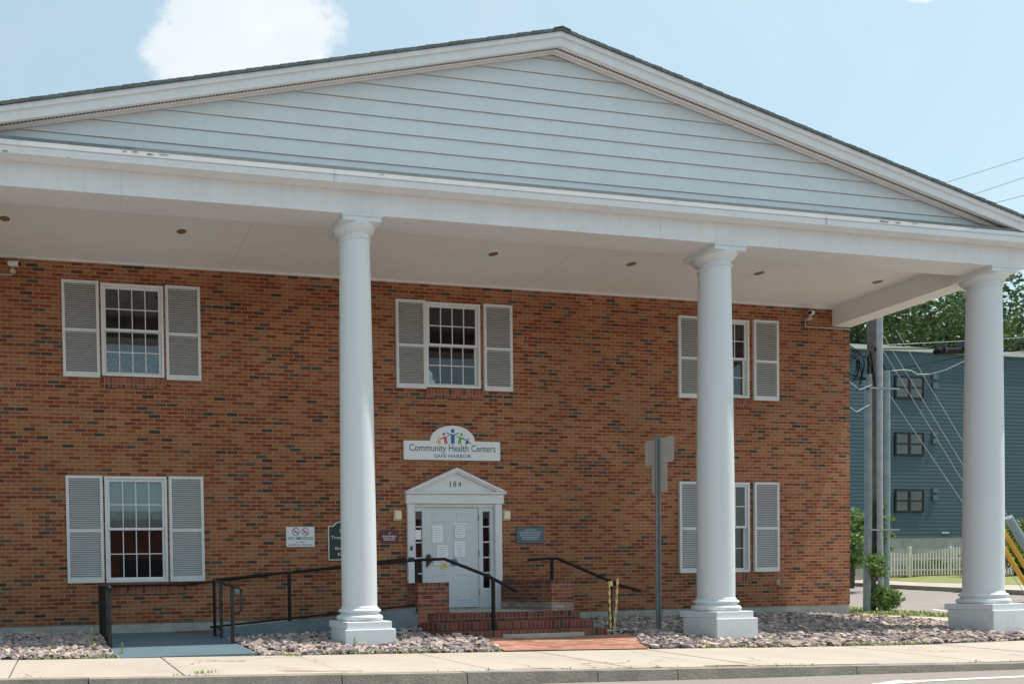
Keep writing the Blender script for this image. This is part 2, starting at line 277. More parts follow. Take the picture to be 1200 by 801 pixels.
# ------------------------------------------------------------------ mesh helpers
def wl(o):
    v = Vector((0, 0, 0))
    while o is not None: v += o.location; o = o.parent
    return v
class MB:
    def __init__(s): s.v = []; s.f = []; s.uv = []
    def face(s, pts, uv=None):
        i = len(s.v); s.v += [tuple(p) for p in pts]; s.f.append(tuple(range(i, i+len(pts)))); s.uv.append(uv); return s
    def add(s, verts, faces, uvs=None):
        i = len(s.v); s.v += [tuple(p) for p in verts]
        for k, f in enumerate(faces): s.f.append(tuple(a+i for a in f)); s.uv.append(uvs[k] if uvs else None)
        return s
    def box(s, x0, x1, y0, y1, z0, z1):
        v = [(x0, y0, z0), (x1, y0, z0), (x1, y1, z0), (x0, y1, z0), (x0, y0, z1), (x1, y0, z1), (x1, y1, z1), (x0, y1, z1)]
        return s.add(v, [(0, 3, 2, 1), (4, 5, 6, 7), (0, 1, 5, 4), (1, 2, 6, 5), (2, 3, 7, 6), (3, 0, 4, 7)])
    def hexa(s, v):
        return s.add(v, [(0, 3, 2, 1), (4, 5, 6, 7), (0, 1, 5, 4), (1, 2, 6, 5), (2, 3, 7, 6), (3, 0, 4, 7)])
    def prismx(s, prof, x0, x1, f0=None, f1=None):
        n = len(prof); a = [(x0 if f0 is None else f0(y, z), y, z) for y, z in prof]; b = [(x1 if f1 is None else f1(y, z), y, z) for y, z in prof]
        s.add(a+b, [tuple(range(n))[::-1], tuple(range(n, 2*n))]+[(i, (i+1) % n, n+(i+1) % n, n+i) for i in range(n)]); return s
    def prismz(s, poly, z0, z1, uvlen=False):
        n = len(poly); g0 = z0 if callable(z0) else (lambda x, y: z0); g1 = z1 if callable(z1) else (lambda x, y: z1)
        a = [(x, y, g0(x, y)) for x, y in poly]; b = [(x, y, g1(x, y)) for x, y in poly]
        F = [tuple(range(n))[::-1], tuple(range(n, 2*n))]; U = [None, None]; d = 0.
        for i in range(n):
            j = (i+1) % n; e = math.dist(poly[i], poly[j]); F.append((i, j, n+j, n+i))
            U.append([(d, a[i][2]), (d+e, a[j][2]), (d+e, b[j][2]), (d, b[i][2])] if uvlen else None); d += e
        s.add(a+b, F, U); return s
    def tube(s, path, r, n=8, caps=True):
        P = [Vector(p) for p in path]; rs = r if isinstance(r, (list, tuple)) else [r]*len(P); base = len(s.v); up = Vector((0, 0, 1))
        for i, p in enumerate(P):
            t = ((P[min(i+1, len(P)-1)]-P[max(i-1, 0)])).normalized()
            a = t.cross(up if abs(t.z) < .95 else Vector((0, 1, 0))).normalized(); b = t.cross(a)
            for k in range(n):
                th = 2*math.pi*k/n; s.v.append(tuple(p+(a*math.cos(th)+b*math.sin(th))*rs[i]))
        for i in range(len(P)-1):
            for k in range(n):
                s.f.append((base+i*n+k, base+i*n+(k+1) % n, base+(i+1)*n+(k+1) % n, base+(i+1)*n+k)); s.uv.append(None)
        if caps:
            s.f.append(tuple(base+k for k in range(n))); s.uv.append(None); s.f.append(tuple(base+(len(P)-1)*n+k for k in range(n))[::-1]); s.uv.append(None)
        return s
    def lathe(s, prof, cx, cy, n=48):
        base = len(s.v)
        for r, z in prof:
            for k in range(n): th = 2*math.pi*k/n; s.v.append((cx+r*math.cos(th), cy+r*math.sin(th), z))
        for i in range(len(prof)-1):
            for k in range(n): s.f.append((base+i*n+k, base+i*n+(k+1) % n, base+(i+1)*n+(k+1) % n, base+(i+1)*n+k)); s.uv.append(None)
        s.f.append(tuple(base+k for k in range(n))[::-1]); s.uv.append(None); s.f.append(tuple(base+(len(prof)-1)*n+k for k in range(n))); s.uv.append(None)
        return s
    def build(s, name, mat, parent=None, smooth=False, bevel=0., **props):
        off = wl(parent); me = bpy.data.meshes.new(name)
        me.from_pydata([(x-off.x, y-off.y, z-off.z) for x, y, z in s.v], [], s.f); me.update()
        ul = me.uv_layers.new(name='UVMap'); buf = np.zeros(len(me.loops)*2)
        li = 0
        for p, u in zip(me.polygons, s.uv):
            nn = p.normal
            for q, vi in enumerate(p.vertices):
                if u: a = u[q]
                else:
                    x, y, z = s.v[vi]; ax, ay, az = abs(nn.x), abs(nn.y), abs(nn.z)
                    a = (x, y) if az > max(ax, ay) else ((x, z) if ay >= ax else (y+.07, z))
                buf[2*li:2*li+2] = a; li += 1
        ul.data.foreach_set('uv', buf)
        if smooth: me.polygons.foreach_set('use_smooth', [True]*len(me.polygons)); me.set_sharp_from_angle(angle=math.radians(38))
        me.materials.append(M[mat]); o = bpy.data.objects.new(name, me); COL.objects.link(o)
        if parent: o.parent = parent
        if bevel:
            b = o.modifiers.new('bevel', 'BEVEL'); b.width = bevel; b.segments = 2; b.limit_method = 'ANGLE'
        for k, v in props.items(): o[k] = v
        return o
def thing(name, label, cat, loc, group=None):
    o = bpy.data.objects.new(name, None); COL.objects.link(o); o.location = loc; o.empty_display_size = .2
    o['label'] = label; o['category'] = cat
    if group: o['group'] = group
    return o
def struct(mb, name, mat, kind='structure', smooth=False): return mb.build(name, mat, smooth=smooth, kind=kind)
def textmb(s, x, y, z, width, height, font_bold=0., mb=None, align='C', depth=.002):
    """lettering facing -Y, fitted to width (m) and cap height (m), centred on x, baseline z"""
    c = bpy.data.curves.new('t', 'FONT'); c.body = s; c.size = 1; c.offset = font_bold; c.extrude = 0; c.resolution_u = 3
    o = bpy.data.objects.new('t', c); COL.objects.link(o); dg = bpy.context.evaluated_depsgraph_get()
    me = bpy.data.meshes.new_from_object(o.evaluated_get(dg)); P = np.array([v.co[:] for v in me.vertices]); F = [tuple(p.vertices) for p in me.polygons]
    bpy.data.objects.remove(o); bpy.data.curves.remove(c); bpy.data.meshes.remove(me)
    x0, x1 = P[:, 0].min(), P[:, 0].max(); sx = width/(x1-x0) if width else height/.72; sz = height/.72
    mb = mb or MB()
    mb.add([(x+(p[0]-(x0+x1)/2)*sx, y, z+p[1]*sz) for p in P], F); return mb
def disc(mb, x, y, z, r, n=20, r0=0.):
    if r0:
        for k in range(n):
            a, b = 2*math.pi*k/n, 2*math.pi*(k+1)/n
            mb.face([(x+r*math.cos(a), y, z+r*math.sin(a)), (x+r*math.cos(b), y, z+r*math.sin(b)), (x+r0*math.cos(b), y, z+r0*math.sin(b)), (x+r0*math.cos(a), y, z+r0*math.sin(a))])
    else: mb.face([(x+r*math.cos(2*math.pi*k/n), y, z+r*math.sin(2*math.pi*k/n)) for k in range(n)])
    return mb
def interp(x, pts):
    if x <= pts[0][0]: return pts[0][1]
    for (a, b), (c, d) in zip(pts, pts[1:]):
        if x <= c: return b+(d-b)*(x-a)/(c-a)
    return pts[-1][1]
def sst(a, b, x): t = min(max((x-a)/(b-a), 0), 1); return t*t*(3-2*t)

# ------------------------------------------------------------------ terrain
def T(x, y=0): return -.25-.019*min(max(x, -12), 13.2)+.06*min(max(x-26, 0), 16)
def K(x): return -.277-.0235*min(max(x, -12), 12.)
def zwalk(x, y): return T(x)+(K(x)-T(x))*min(max((-3.6-y)/1.9, 0), 1)
def zroad(x, y):
    a = K(x)-interp(x, [(5, .135), (8, .12), (12, .08)]); b = T(x)-.07
    return a+(b-a)*sst(-5.4, -1., y)*sst(14, 24, x)+(0 if x < 26 else (b-a)*(1-sst(-5.4, -1., y))*sst(26, 40, x))
MOUND = [(-6, .08), (.7, .08), (2.6, .16), (4.2, .22), (5.9, .30), (6.6, .2), (8.0, .2), (9.2, .28), (14.5, .33), (16.7, .22), (18.6, .0)]
def zgrav(x, y): return T(x)+interp(x, MOUND)*min(max((y+3.5)/3., 0), 1)
def sheet(xs, ys, zf, inside=None):
    mb = MB(); idx = {}; V = []
    for j, y in enumerate(ys):
        for i, x in enumerate(xs): V.append((x, y, zf(x, y)))
    F = []; n = len(xs)
    for j in range(len(ys)-1):
        for i in range(n-1):
            if inside is None or inside((xs[i]+xs[i+1])/2, (ys[j]+ys[j+1])/2): F.append((j*n+i, j*n+i+1, (j+1)*n+i+1, (j+1)*n+i))
    mb.add(V, F); return mb
def strip(A, B, zf, n=24, m=4):
    def res(P):
        d = [0]
        for a, b in zip(P, P[1:]): d.append(d[-1]+math.dist(a, b))
        o = []
        for k in range(n+1):
            t = d[-1]*k/n; o.append((interp(t, list(zip(d, [p[0] for p in P]))), interp(t, list(zip(d, [p[1] for p in P])))))
        return o
    A, B = res(A), res(B); V = []; F = []
    for k in range(n+1):
        for j in range(m+1):
            x = A[k][0]+(B[k][0]-A[k][0])*j/m; y = A[k][1]+(B[k][1]-A[k][1])*j/m; V.append((x, y, zf(x, y)))
    for k in range(n):
        for j in range(m): a = k*(m+1)+j; F.append((a, a+m+1, a+m+2, a+1))
    return MB().add(V, F)
xs = sorted(set([-900, -400, -150, -60, -30, -20]+[-12+1.*k for k in range(0, 60)]+[50, 60, 80, 120, 250, 600, 1200])); ys = sorted(set([-900, -300, -100, -60, -40]+[-30+1.*k for k in range(0, 60)]+[32, 40, 60, 100, 250, 700, 1500]))
struct(sheet(xs, ys, lambda x, y: min(zroad(x, y), T(x))-.12), 'ground', 'dirt')
def in_side(x, y):  # side street, running obliquely back
    nearx = 25.4+(y-5.1)*.6; farx = 36+(y-12.3)*.545
    return y > -5.5 and x > interp(y, [(-5.5, 22.6), (-2, 22.9), (0.5, 23.2), (3.4, 24.2), (5.05, 25.4), (7.6, 26.8), (30, 40)]) and x < interp(y, [(-5.5, 28), (4, 31.5), (9.35, 34.3), (12.3, 35.9), (16, 38.1), (30, 46)])
gx = sorted(set([-150, -80, -40, -25]+[-20+.5*k for k in range(0, 160)]+[65, 80, 120, 200]))
gy = [-20.5+.5*k for k in range(0, 30)]+[-5.5]
def in_main(x, y): return y < -5.5
gy2 = sorted(set([-30, -25]+gy+[-5.5+.5*k for k in range(1, 72)]))
struct(sheet(gx, gy2, zroad, lambda x, y: in_main(x, y) or (x > 20 and in_side(x, y))), 'road', 'road')
# far side of the main street: pavement
struct(sheet(gx, [-27.5, -26, -24.], lambda x, y: zroad(x, y)+.12), 'far_pavement', 'walk')
# main pavement slabs with open joints
mb = MB(); jx = [1.25+1.75*k for k in range(-9, 13)]
for a, b in zip(jx, jx[1:]):
    g = .008; dz = random.uniform(-.004, .004)
    V = [];
    for y in (-5.34, -3.6):
        for x in (a+g, b-g): V.append((x, y, zwalk(x, y)+dz))
    lo = [(x, y, z-.12) for x, y, z in V]
    mb.hexa([lo[0], lo[1], lo[3], lo[2], V[0], V[1], V[3], V[2]])
struct(mb, 'pavement', 'walk')
struct(sheet([-15+k for k in range(38)], [-5.4, -3.6], lambda x, y: zwalk(x, y)-.03), 'joint_fill', 'dirt')
# kerb blocks
mb = MB(); kx = [-14, -11, -8, -5, -2.4, .27, 2.89, 4.32, 5.92, 6.96, 9.47, 12.4, 15.6, 19, 22.4]
for a, b in zip(kx, kx[1:]):
    n = 6; dz = random.uniform(-.006, .004)
    for k in range(n):
        x0 = a+.006+(b-a-.012)*k/n; x1 = a+.006+(b-a-.012)*(k+1)/n; r0, r1 = [random.uniform(-.006, .006) for _ in (0, 1)]
        mb.hexa([(x0, -5.5, zroad(x0, -6)-.1), (x1, -5.5, zroad(x1, -6)-.1), (x1, -5.35, K(x1)-.2), (x0, -5.35, K(x0)-.2), (x0, -5.475, K(x0)+dz), (x1, -5.475, K(x1)+dz), (x1, -5.35, K(x1)+dz+.004), (x0, -5.35, K(x0)+dz+.004)])
struct(mb, 'kerb', 'kerb')
# side pavement, verge, far pavement of the side street
inner = [(16.0, -3.6), (18.8, -.15), (20.45, 2.8), (24, 9), (30, 19.4)]; outer = [(22.3, -3.6), (22.37, 2), (22.8, 4.6), (25.5, 9.6), (31.5, 20)]
struct(strip(inner, outer, lambda x, y: T(x)+.004, 30, 6), 'side_pavement', 'walk')
edge = [(22.9, -3.6), (23.2, .5), (24.2, 3.4), (25.4, 5.05), (26.8, 7.6), (33, 18.3)]
struct(strip(outer, edge, lambda x, y: T(x)+.012, 30, 4), 'grass_verge', 'lawn')
fc = [(28, -5.5), (31.5, 4), (34.3, 9.35), (35.9, 12.3), (38.1, 16), (46, 30)]; fi = [(30, -5.5), (33.4, 4), (36.2, 9.6), (37.7, 12.9), (40.3, 17), (48.5, 31)]
struct(strip(fc, fi, lambda x, y: T(x)+.10, 30, 3), 'far_side_pavement', 'walk')
mb = MB(); 
for (a, b) in zip(fc, fc[1:]): mb.face([(a[0], a[1], T(a[0])-.1), (b[0], b[1], T(b[0])-.1), (b[0], b[1], T(b[0])+.1), (a[0], a[1], T(a[0])+.1)])
struct(mb, 'far_kerb', 'kerb')
struct(strip(fi, [(70, -5.5), (70, 4), (70, 9.6), (70, 13), (70, 17), (75, 31)], lambda x, y: T(x)+.11, 30, 10), 'lawn', 'lawn')
# painted road arrow and short stripe
mb = MB(); zz = lambda x, y: zroad(x, y)+.005
for P in ([(8.35, -6.33), (9.45, -6.22), (9.3, -6.12), (9.35, -6.02)], [(9.3, -6.20), (11.3, -6.12), (11.3, -6.02), (9.3, -6.10)]): mb.face([(x, y, zz(x, y)) for x, y in P])
struct(mb, 'road_marking', 'mark')
mb = MB(); mb.face([(x, y, zroad(x, y)+.006) for x, y in [(26.9, 4.9), (27.4, 5.6), (27.28, 5.68), (26.78, 4.98)]]); struct(mb, 'side_road_marking', 'mark')
# gravel bed under the stones
pg = [(-6, -3.58), (16.0, -3.6), (18.8, -.15), (19.2, .6)]
struct(strip([(-14, -3.6), (16.0, -3.6), (18.8, -.15), (20.5, 2.9)], [(-14, .1), (16.6, .1), (17.0, .4), (17.2, 3)], lambda x, y: zgrav(x, y)-.012, 60, 6), 'gravel_bed', 'dirt')

# ------------------------------------------------------------------ the brick building
XL, XR = -1.76, 16.66; XC = 7.45; SL = .236; ZA = 8.71; ZE = 5.87; ZC = 6.25
B = thing('brick_building', 'two storey red brick building with white columned porch, gable and louvred shutters', 'building', (XC, 0, -.2))
WX = {'w0': (.82, 1.92), 'w1': (6.90, 8.03), 'w2': (13.02, 14.12)}
UP = (4.30, 5.90); LO = (.72, 2.57)
holes = [(*WX['w0'], *UP), (*WX['w1'], *UP), (*WX['w2'], *UP), (*WX['w0'], *LO), (*WX['w2'], *LO), (6.50, 8.36, .06, 2.10)]
RV = .11
def wall_with_holes(x0, x1, z0, z1, holes):
    X = sorted(set([x0, x1]+[h[0] for h in holes]+[h[1] for h in holes])); Z = sorted(set([z0, z1]+[h[2] for h in holes]+[h[3] for h in holes])); mb = MB()
    for a, b in zip(X, X[1:]):
        for c, d in zip(Z, Z[1:]):
            if any(h[0] <= a and b <= h[1] and h[2] <= c and d <= h[3] for h in holes): continue
            mb.face([(a, 0, c), (b, 0, c), (b, 0, d), (a, 0, d)])
    for a, b, c, d in holes:
        mb.face([(a, 0, c), (a, 0, d), (a, RV, d), (a, RV, c)]); mb.face([(b, 0, c), (b, RV, c), (b, RV, d), (b, 0, d)])
        mb.face([(a, 0, d), (b, 0, d), (b, RV, d), (a, RV, d)]); mb.face([(a, 0, c), (a, RV, c), (b, RV, c), (b, 0, c)])
    return mb
mb = wall_with_holes(XL, XR, 0, 6.40, holes); YB = 12
mb.face([(XR, 0, 0), (XR, YB, 0), (XR, YB, 6.4), (XR, 0, 6.4)]); mb.face([(XL, 0, 0), (XL, 0, 6.4), (XL, YB, 6.4), (XL, YB, 0)]); mb.face([(XL, YB, 0), (XL, YB, 6.4), (XR, YB, 6.4), (XR, YB, 0)])
mb.build('wall', 'brick', B)
MB().box(XL+.012, XR-.012, .014, YB, -.9, -.001).build('foundation', 'found', B, bevel=.006)
# soldier sills, dark rooms behind the openings
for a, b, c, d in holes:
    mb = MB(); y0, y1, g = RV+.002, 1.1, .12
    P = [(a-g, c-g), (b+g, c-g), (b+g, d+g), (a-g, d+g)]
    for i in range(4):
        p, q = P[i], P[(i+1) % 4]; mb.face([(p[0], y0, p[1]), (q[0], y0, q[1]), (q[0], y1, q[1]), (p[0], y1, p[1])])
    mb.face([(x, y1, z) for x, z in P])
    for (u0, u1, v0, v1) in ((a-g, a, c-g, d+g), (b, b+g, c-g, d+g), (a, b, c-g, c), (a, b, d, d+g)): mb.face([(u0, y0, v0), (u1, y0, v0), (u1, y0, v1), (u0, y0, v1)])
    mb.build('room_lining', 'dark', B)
def make_window(x0, x1, z0, z1, up, kind, lab):
    w = MB(); f = .045; y0, y1 = -.012, RV-.005     # outer frame
    for (a, b, c, d) in ((x0+.003, x0+f, z0+.003, z1-.003), (x1-f, x1-.003, z0+.003, z1-.003), (x0+f, x1-f, z1-f, z1-.003), (x0+f, x1-f, z0+.003, z0+f)): w.box(a, b, y0, y1, c, d)
    win = w.build('window', 'white', B, bevel=.003); win['label'] = lab
    zm = z0+(z1-z0)*.505; s = .042
    for nm, (c, d, yy) in {'upper': (zm-.02, z1-f-.002, .018), 'lower': (z0+f+.002, zm+.02, .055)}.items():
        a, b = x0+f+.002, x1-f-.002; q = MB(); yb = yy+.032
        q.box(a, a+s, yy, yb, c, d); q.box(b-s, b, yy, yb, c, d); q.box(a+s, b-s, yy, yb, d-s, d); q.box(a+s, b-s, yy, yb, c, c+s)
        for k in (1, 2, 3): xx = a+s+(b-a-2*s)*k/4; q.box(xx-.008, xx+.008, yy+.008, yy+.022, c+s, d-s)
        zz = (c+d)/2; q.box(a+s, b-s, yy+.0085, yy+.0215, zz-.008, zz+.008)
        q.build('sash', 'white', win)
        MB().box(a+s-.004, b-s+.004, yy+.014, yy+.018, c+s-.004, d-s+.004).build('pane', 'glass', win)
    def cloth(c, d, mat, yy=.16, amp=.012):
        m_ = MB(); n = 48; V = []
        for k in range(n+1):
            xx = x0-.04+(x1-x0+.08)*k/n; V += [(xx, yy+amp*math.sin(k*1.15), c), (xx, yy+amp*math.sin(k*1.15), d)]
        m_.add(V, [(2*k, 2*k+2, 2*k+3, 2*k+1) for k in range(n)]); m_.build('curtain', mat, win, smooth=True)
    if kind == 'up': cloth(z0-.03, z0+.47, 'curtain')
    elif kind == 'shade': cloth(zm+.0, z1+.03, 'shade', .13, .004)
    else: cloth(z0-.03, z1+.03, 'gcurtain')
    MB().prismx([(-.022, z0-.205), (.03, z0-.205), (.03, z0-.004), (-.022, z0-.024)], x0-.02, x1+.02).build('sill', 'rowlock', win)
make_window(*WX['w0'], *UP, 1, 'up', 'upper sash window above the one with the pale shade'); make_window(*WX['w1'], *UP, 1, 'up', 'upper sash window above the entrance sign'); make_window(*WX['w2'], *UP, 1, 'up', 'upper sash window behind the middle column')
make_window(*WX['w0'], *LO, 0, 'shade', 'lower sash window with a pale shade in its upper half'); make_window(*WX['w2'], *LO, 0, 'dark', 'lower sash window half hidden by the middle column')
def make_shutter(x0, x1, z0, z1):
    q = MB(); s = .05; y0, y1 = -.045, -.004; zm = z0+(z1-z0)*.485; bb = .085
    q.box(x0, x0+s, y0, y1, z0, z1); q.box(x1-s, x1, y0, y1, z0, z1); q.box(x0+s, x1-s, y0+.001, y1, z1-s, z1); q.box(x0+s, x1-s, y0+.001, y1, z0, z0+bb); q.box(x0+s, x1-s, y0+.001, y1, zm-.025, zm+.025)
    for c, d in ((z0+bb, zm-.025), (zm+.025, z1-s)):
        n = int((d-c)/.036); h = (d-c)/n
        for k in range(n):
            z = c+k*h; q.prismx([(y0+.006, z+.004), (y0+.010, z), (y1-.004, z+h*.60), (y1-.004, z+h*.72)], x0+s, x1-s)
    sh_ = q.build('shutter', 'shut', B); MB().box(x0+s, x1-s, y1+.0005, y1+.0025, z0+bb, z1-s).build('backing', 'shutback', sh_)
for k, (a, b) in WX.items():
    for z0, z1 in ((4.26, 5.905), (.722, 2.572)):
        if k == 'w1':
            if z0 < 1: continue
            make_shutter(6.285, 6.885, z0, z1); make_shutter(8.085, 8.685, z0, z1)
        elif k == 'w0': make_shutter(.16, .79, z0, z1); make_shutter(1.95, 2.57, z0, z1)
        else: make_shutter(12.40, 12.99, z0, z1); make_shutter(14.20, 14.81, z0, z1)
# small wall fittings
# porch ceiling, trim, beams, frieze
mb = MB(); mb.box(XL+.46, XR-.46, -2.41, -.001, ZC, ZC+.05); mb.build('porch_ceiling', 'ceil', B)
MB().box(XL+.46, XR-.46, -.035, -.002, ZC-.03, ZC-.001).build('ceiling_trim', 'white', B)
for x in (3.1, 8.9, 12.9): MB().box(x-.002, x+.002, -2.40, -.04, ZC-.002, ZC-.0005).build('ceiling_seam', 'seam', B)
MB().box(XL, XR, -2.84, -2.41, ZE, 6.40).build('frieze', 'white', B, bevel=.004)
for x in (.95, 9.3): MB().box(x-.0015, x+.0015, -2.842, -2.41, ZE-.001, 6.19).build('frieze_seam', 'seam', B)
for x in (3.9, 12.2): MB().box(x-.0015, x+.0015, -3.0195, -2.9, 6.21, 6.36).build('cornice_seam', 'seam', B)
for a, b in ((XL+.001, XL+.46), (XR-.46, XR-.001)): MB().box(a, b, -2.409, -.003, ZE+.001, 6.40).build('side_beam', 'ceil', B, bevel=.004)
XO0, XO1 = -2.52, 17.42
# cornice: profile (y,z)
MB().prismx([(-2.841, 6.20), (-3.01, 6.20), (-3.01, 6.29), (-3.0, 6.297), (-3.0, 6.30), (-3.018, 6.305), (-3.018, 6.365), (-2.841, 6.365)], XO0, XO1).build('cornice', 'white', B)
MB().prismx([(-2.80, 6.366), (-2.998, 6.366), (-2.996, 6.425), (-2.80, 6.48)], XO0, XO1).build('cornice_flashing', 'trim_dirty', B)
def roofz(x): return ZA-SL*abs(x-XC)
# gable siding boards
mb = MB(); mj = MB(); z = 6.40; hb = .222
while z < ZA-.25:
    z1 = min(z+hb+.01, ZA-.25)
    def xe(zz): return (ZA-.20-zz)/SL
    a0, a1 = xe(z), max(xe(z1), .01); yb, yt = -2.837, -2.821
    for (zlo, zhi, A0, A1) in ((z, z1, a0, a1),):
        mb.face([(XC-A0, yb, zlo), (XC+A0, yb, zlo), (XC+A1, yt, zhi), (XC-A1, yt, zhi)])
        mj.face([(XC-A0, yb, zlo), (XC-A0, -2.80, zlo), (XC+A0, -2.80, zlo), (XC+A0, yb, zlo)])  # board underside, coloured dark to deepen the lap shadow
    z += hb
mb.face([(XC-9.8, -2.80, 6.4), (XC+9.8, -2.80, 6.4), (XC, -2.80, ZA-.06)])
mb.build('gable_siding', 'siding', B); mj.build('siding_lap_shadow', 'lap_shade', B)
# rake boards follow the roof slope
def rake(name, mat, y0, y1, t, b, xo=9.95, dash=None, hx=0.):
    q = MB()
    for sgn in (-1, 1):
        if dash:
            n = int(xo/dash)
            for k in range(n):
                xa, xb = k*dash+.012, k*dash+dash*.62; V = []
                for zz in (b, t):
                    V += [(XC+sgn*xa, y0, ZA-SL*xa+zz), (XC+sgn*xb, y0, ZA-SL*xb+zz), (XC+sgn*xb, y1, ZA-SL*xb+zz), (XC+sgn*xa, y1, ZA-SL*xa+zz)]
                q.hexa(V)
        else:
            V = []
            for zz in (b, t): V += [(XC, y0, ZA+zz), (XC+sgn*xo, y0, ZA-SL*xo+zz), (XC+sgn*xo, y1, ZA-SL*xo+zz), (XC, y1, ZA+zz)]
            q.hexa(V)
    return q.build(name, mat, B)
rake('rake_crown', 'white', -3.035, -2.79, -.045, -.112)
rake('rake_fascia', 'white', -3.012, -2.975, -.1125, -.235)
rake('rake_soffit', 'ceil', -2.974, -2.801, -.190, -.215, xo=9.6)
rake('soffit_vent', 'ventm', -2.938, -2.912, -.2151, -.221, xo=8.75)
rake('rake_bed_mould', 'white', -2.875, -2.846, -.216, -.245, xo=9.2)
# roof with shingle courses showing on the rake edge
q = MB()
for sgn in (-1, 1):
    n = 84; dx = 10.05/n
    for k in range(n):
        xa, xb = k*dx, (k+1)*dx+.02; za, zb = ZA-SL*xa, ZA-SL*xb; jj = random.uniform(-.005, .005)
        V = []
        for e in (-.044, -.004):
            V += [(XC+sgn*xa, -3.055+jj, za+e), (XC+sgn*xb, -3.055+jj, zb+e+(.007 if e > -.01 else 0)), (XC+sgn*xb, YB+.2, zb+e+(.007 if e > -.01 else 0)), (XC+sgn*xa, YB+.2, za+e)]
        q.hexa(V)
q.add([(XC-.14, -3.065, ZA-.04), (XC, -3.065, ZA-.001), (XC+.14, -3.065, ZA-.04), (XC-.14, YB+.2, ZA-.026), (XC, YB+.2, ZA+.014), (XC+.14, YB+.2, ZA-.026), (XC-.14, -3.065, ZA-.026), (XC, -3.065, ZA+.014), (XC+.14, -3.065, ZA-.026)], [(0, 1, 7, 6), (1, 2, 8, 7), (6, 7, 4, 3), (7, 8, 5, 4)])
q.build('roof', 'shingle', B)
for sgn in (-1, 1):  # eaves
    q = MB(); a = XC+sgn*(XR-XC); b = XC+sgn*9.97; x0, x1 = min(a, b), max(a, b); q.box(x0, x1, -2.83, YB, 6.19, 6.215); x0, x1 = sorted((b, b-sgn*.03)); q.box(x0, x1, -2.97, YB, 6.216, roofz(b)-.05); q.build('eave_soffit', 'white', B)
MB().box(XL+.005, XR-.005, YB-.1, YB-.02, 6.38, 6.4).build('rear_plate', 'white', B)
for k in range(7):
    x = -.68+2.722*k; r = MB(); r.lathe([(.05, ZC-.001), (.095, ZC-.012), (.10, ZC-.001)], x, -1.26, 24)
    rl = r.build('recessed_light', 'ceil', B, smooth=True); MB().lathe([(.078, ZC-.0125), (.06, ZC-.018), (.03, ZC-.02)], x, -1.26, 24).build('bulb', 'rust', rl, smooth=True)
# columns
def make_column(x, y, zb):
    prof = []
    c = MB().prismz([(x-.345, y-.345), (x+.345, y-.345), (x+.345, y+.345), (x-.345, y+.345)], -.04, .067).prismz([(x-.38, y-.38), (x+.39, y-.38), (x+.39, y+.30), (x-.33, y+.30)], zb-.4, -.041)
    cn = bpy.data.objects.new('column', None); COL.objects.link(cn); cn.parent = B; cn.location = Vector((x, y, 0))-B.location; bpy.context.view_layer.update()
    c.build('plinth', 'plinth', cn, bevel=.012)
    def tor(r, z, h, n=9): return [(r-h/2+h/2*math.sin(math.pi*k/n), z+h/2-h/2*math.cos(math.pi*k/n)) for k in range(n+1)]
    p = [(.30, .0675)]+tor(.337, .068, .088)+[(.290, .160), (.276, .172), (.282, .186)]+tor(.308, .188, .055)+[(.272, .247), (.272, .262), (.262, .272), (.2555, .29)]
    MB().lathe(p, x, y, 64).build('column_base', 'col', cn, smooth=True)
    sh = [(.2555, .291)]+[(.2555-.0385*(max(0, t-.12)/.88)**1.5, .291+t*(5.575-.291)) for t in [k/16 for k in range(1, 17)]]
    MB().lathe(sh, x, y, 64).build('shaft', 'col', cn, smooth=True)
    cp = [(.217, 5.5755)]+tor(.237, 5.576, .034)+[(.216, 5.612), (.216, 5.665), (.228, 5.668), (.236, 5.684), (.262, 5.70), (.285, 5.725), (.298, 5.76), (.298, 5.779)]
    m_ = MB().lathe(cp, x, y, 64); h = .292; m_.box(x-h, x+h, y-h, y+h, 5.7795, 5.84); h = .306; m_.box(x-h, x+h, y-h, y+h, 5.8405, ZE-.001)
    m_.build('capital', 'col', cn, smooth=True)
for x in (-1.24, 4.377, 10.575, 16.153): make_column(x, -2.557, T(x))

# entrance surround
q = MB(); XA, XB = 6.43, 8.44; y = -.06
q.box(XA+.03, XA+.17, y, -.003, .06, 2.105); q.box(XB-.17, XB-.03, y, -.003, .06, 2.105)
q.box(XA, XB, y-.02, -.003, 2.106, 2.285)
q.box(XA-.03, XB+.03, y-.06, -.003, 2.286, 2.325)
q.box(XA+.17, XB-.17, -.02, .1, 2.045, 2.105)
ent = q.build('door_surround', 'white', B, bevel=.004)
xm = (XA+XB)/2; zt = 2.775; hw = (XB-XA)/2+.045
def tri(xm, hw, z0, zt, y0, y1):
    return MB().add([(xm-hw, y0, z0), (xm+hw, y0, z0), (xm, y0, zt), (xm-hw, y1, z0), (xm+hw, y1, z0), (xm, y1, zt)], [(0, 1, 2), (5, 4, 3), (0, 3, 4, 1), (1, 4, 5, 2), (2, 5, 3, 0)])
tri(xm, hw-.06, 2.3255, zt-.04, -.06, -.003).build('pediment', 'white', ent)
q = MB()
for sgn in (-1, 1):
    a = (xm+sgn*hw, 2.326); b = (xm, zt); ln = math.dist(a, b); sl_ = (zt-2.326)/hw
    for (d0, d1, yy) in ((0, .045, -.135), (.046, .075, -.115)):
        dz0, dz1 = d0*1.1, d1*1.1
        V = []
        for dz in (dz1, dz0): V += [(xm+sgn*(hw-dz/sl_*1.0), yy, 2.326), (xm, yy, zt-dz), (xm, -.003, zt-dz), (xm+sgn*(hw-dz/sl_), -.003, 2.326)]
        q.hexa(V)
q.build('pediment_moulding', 'white', ent)
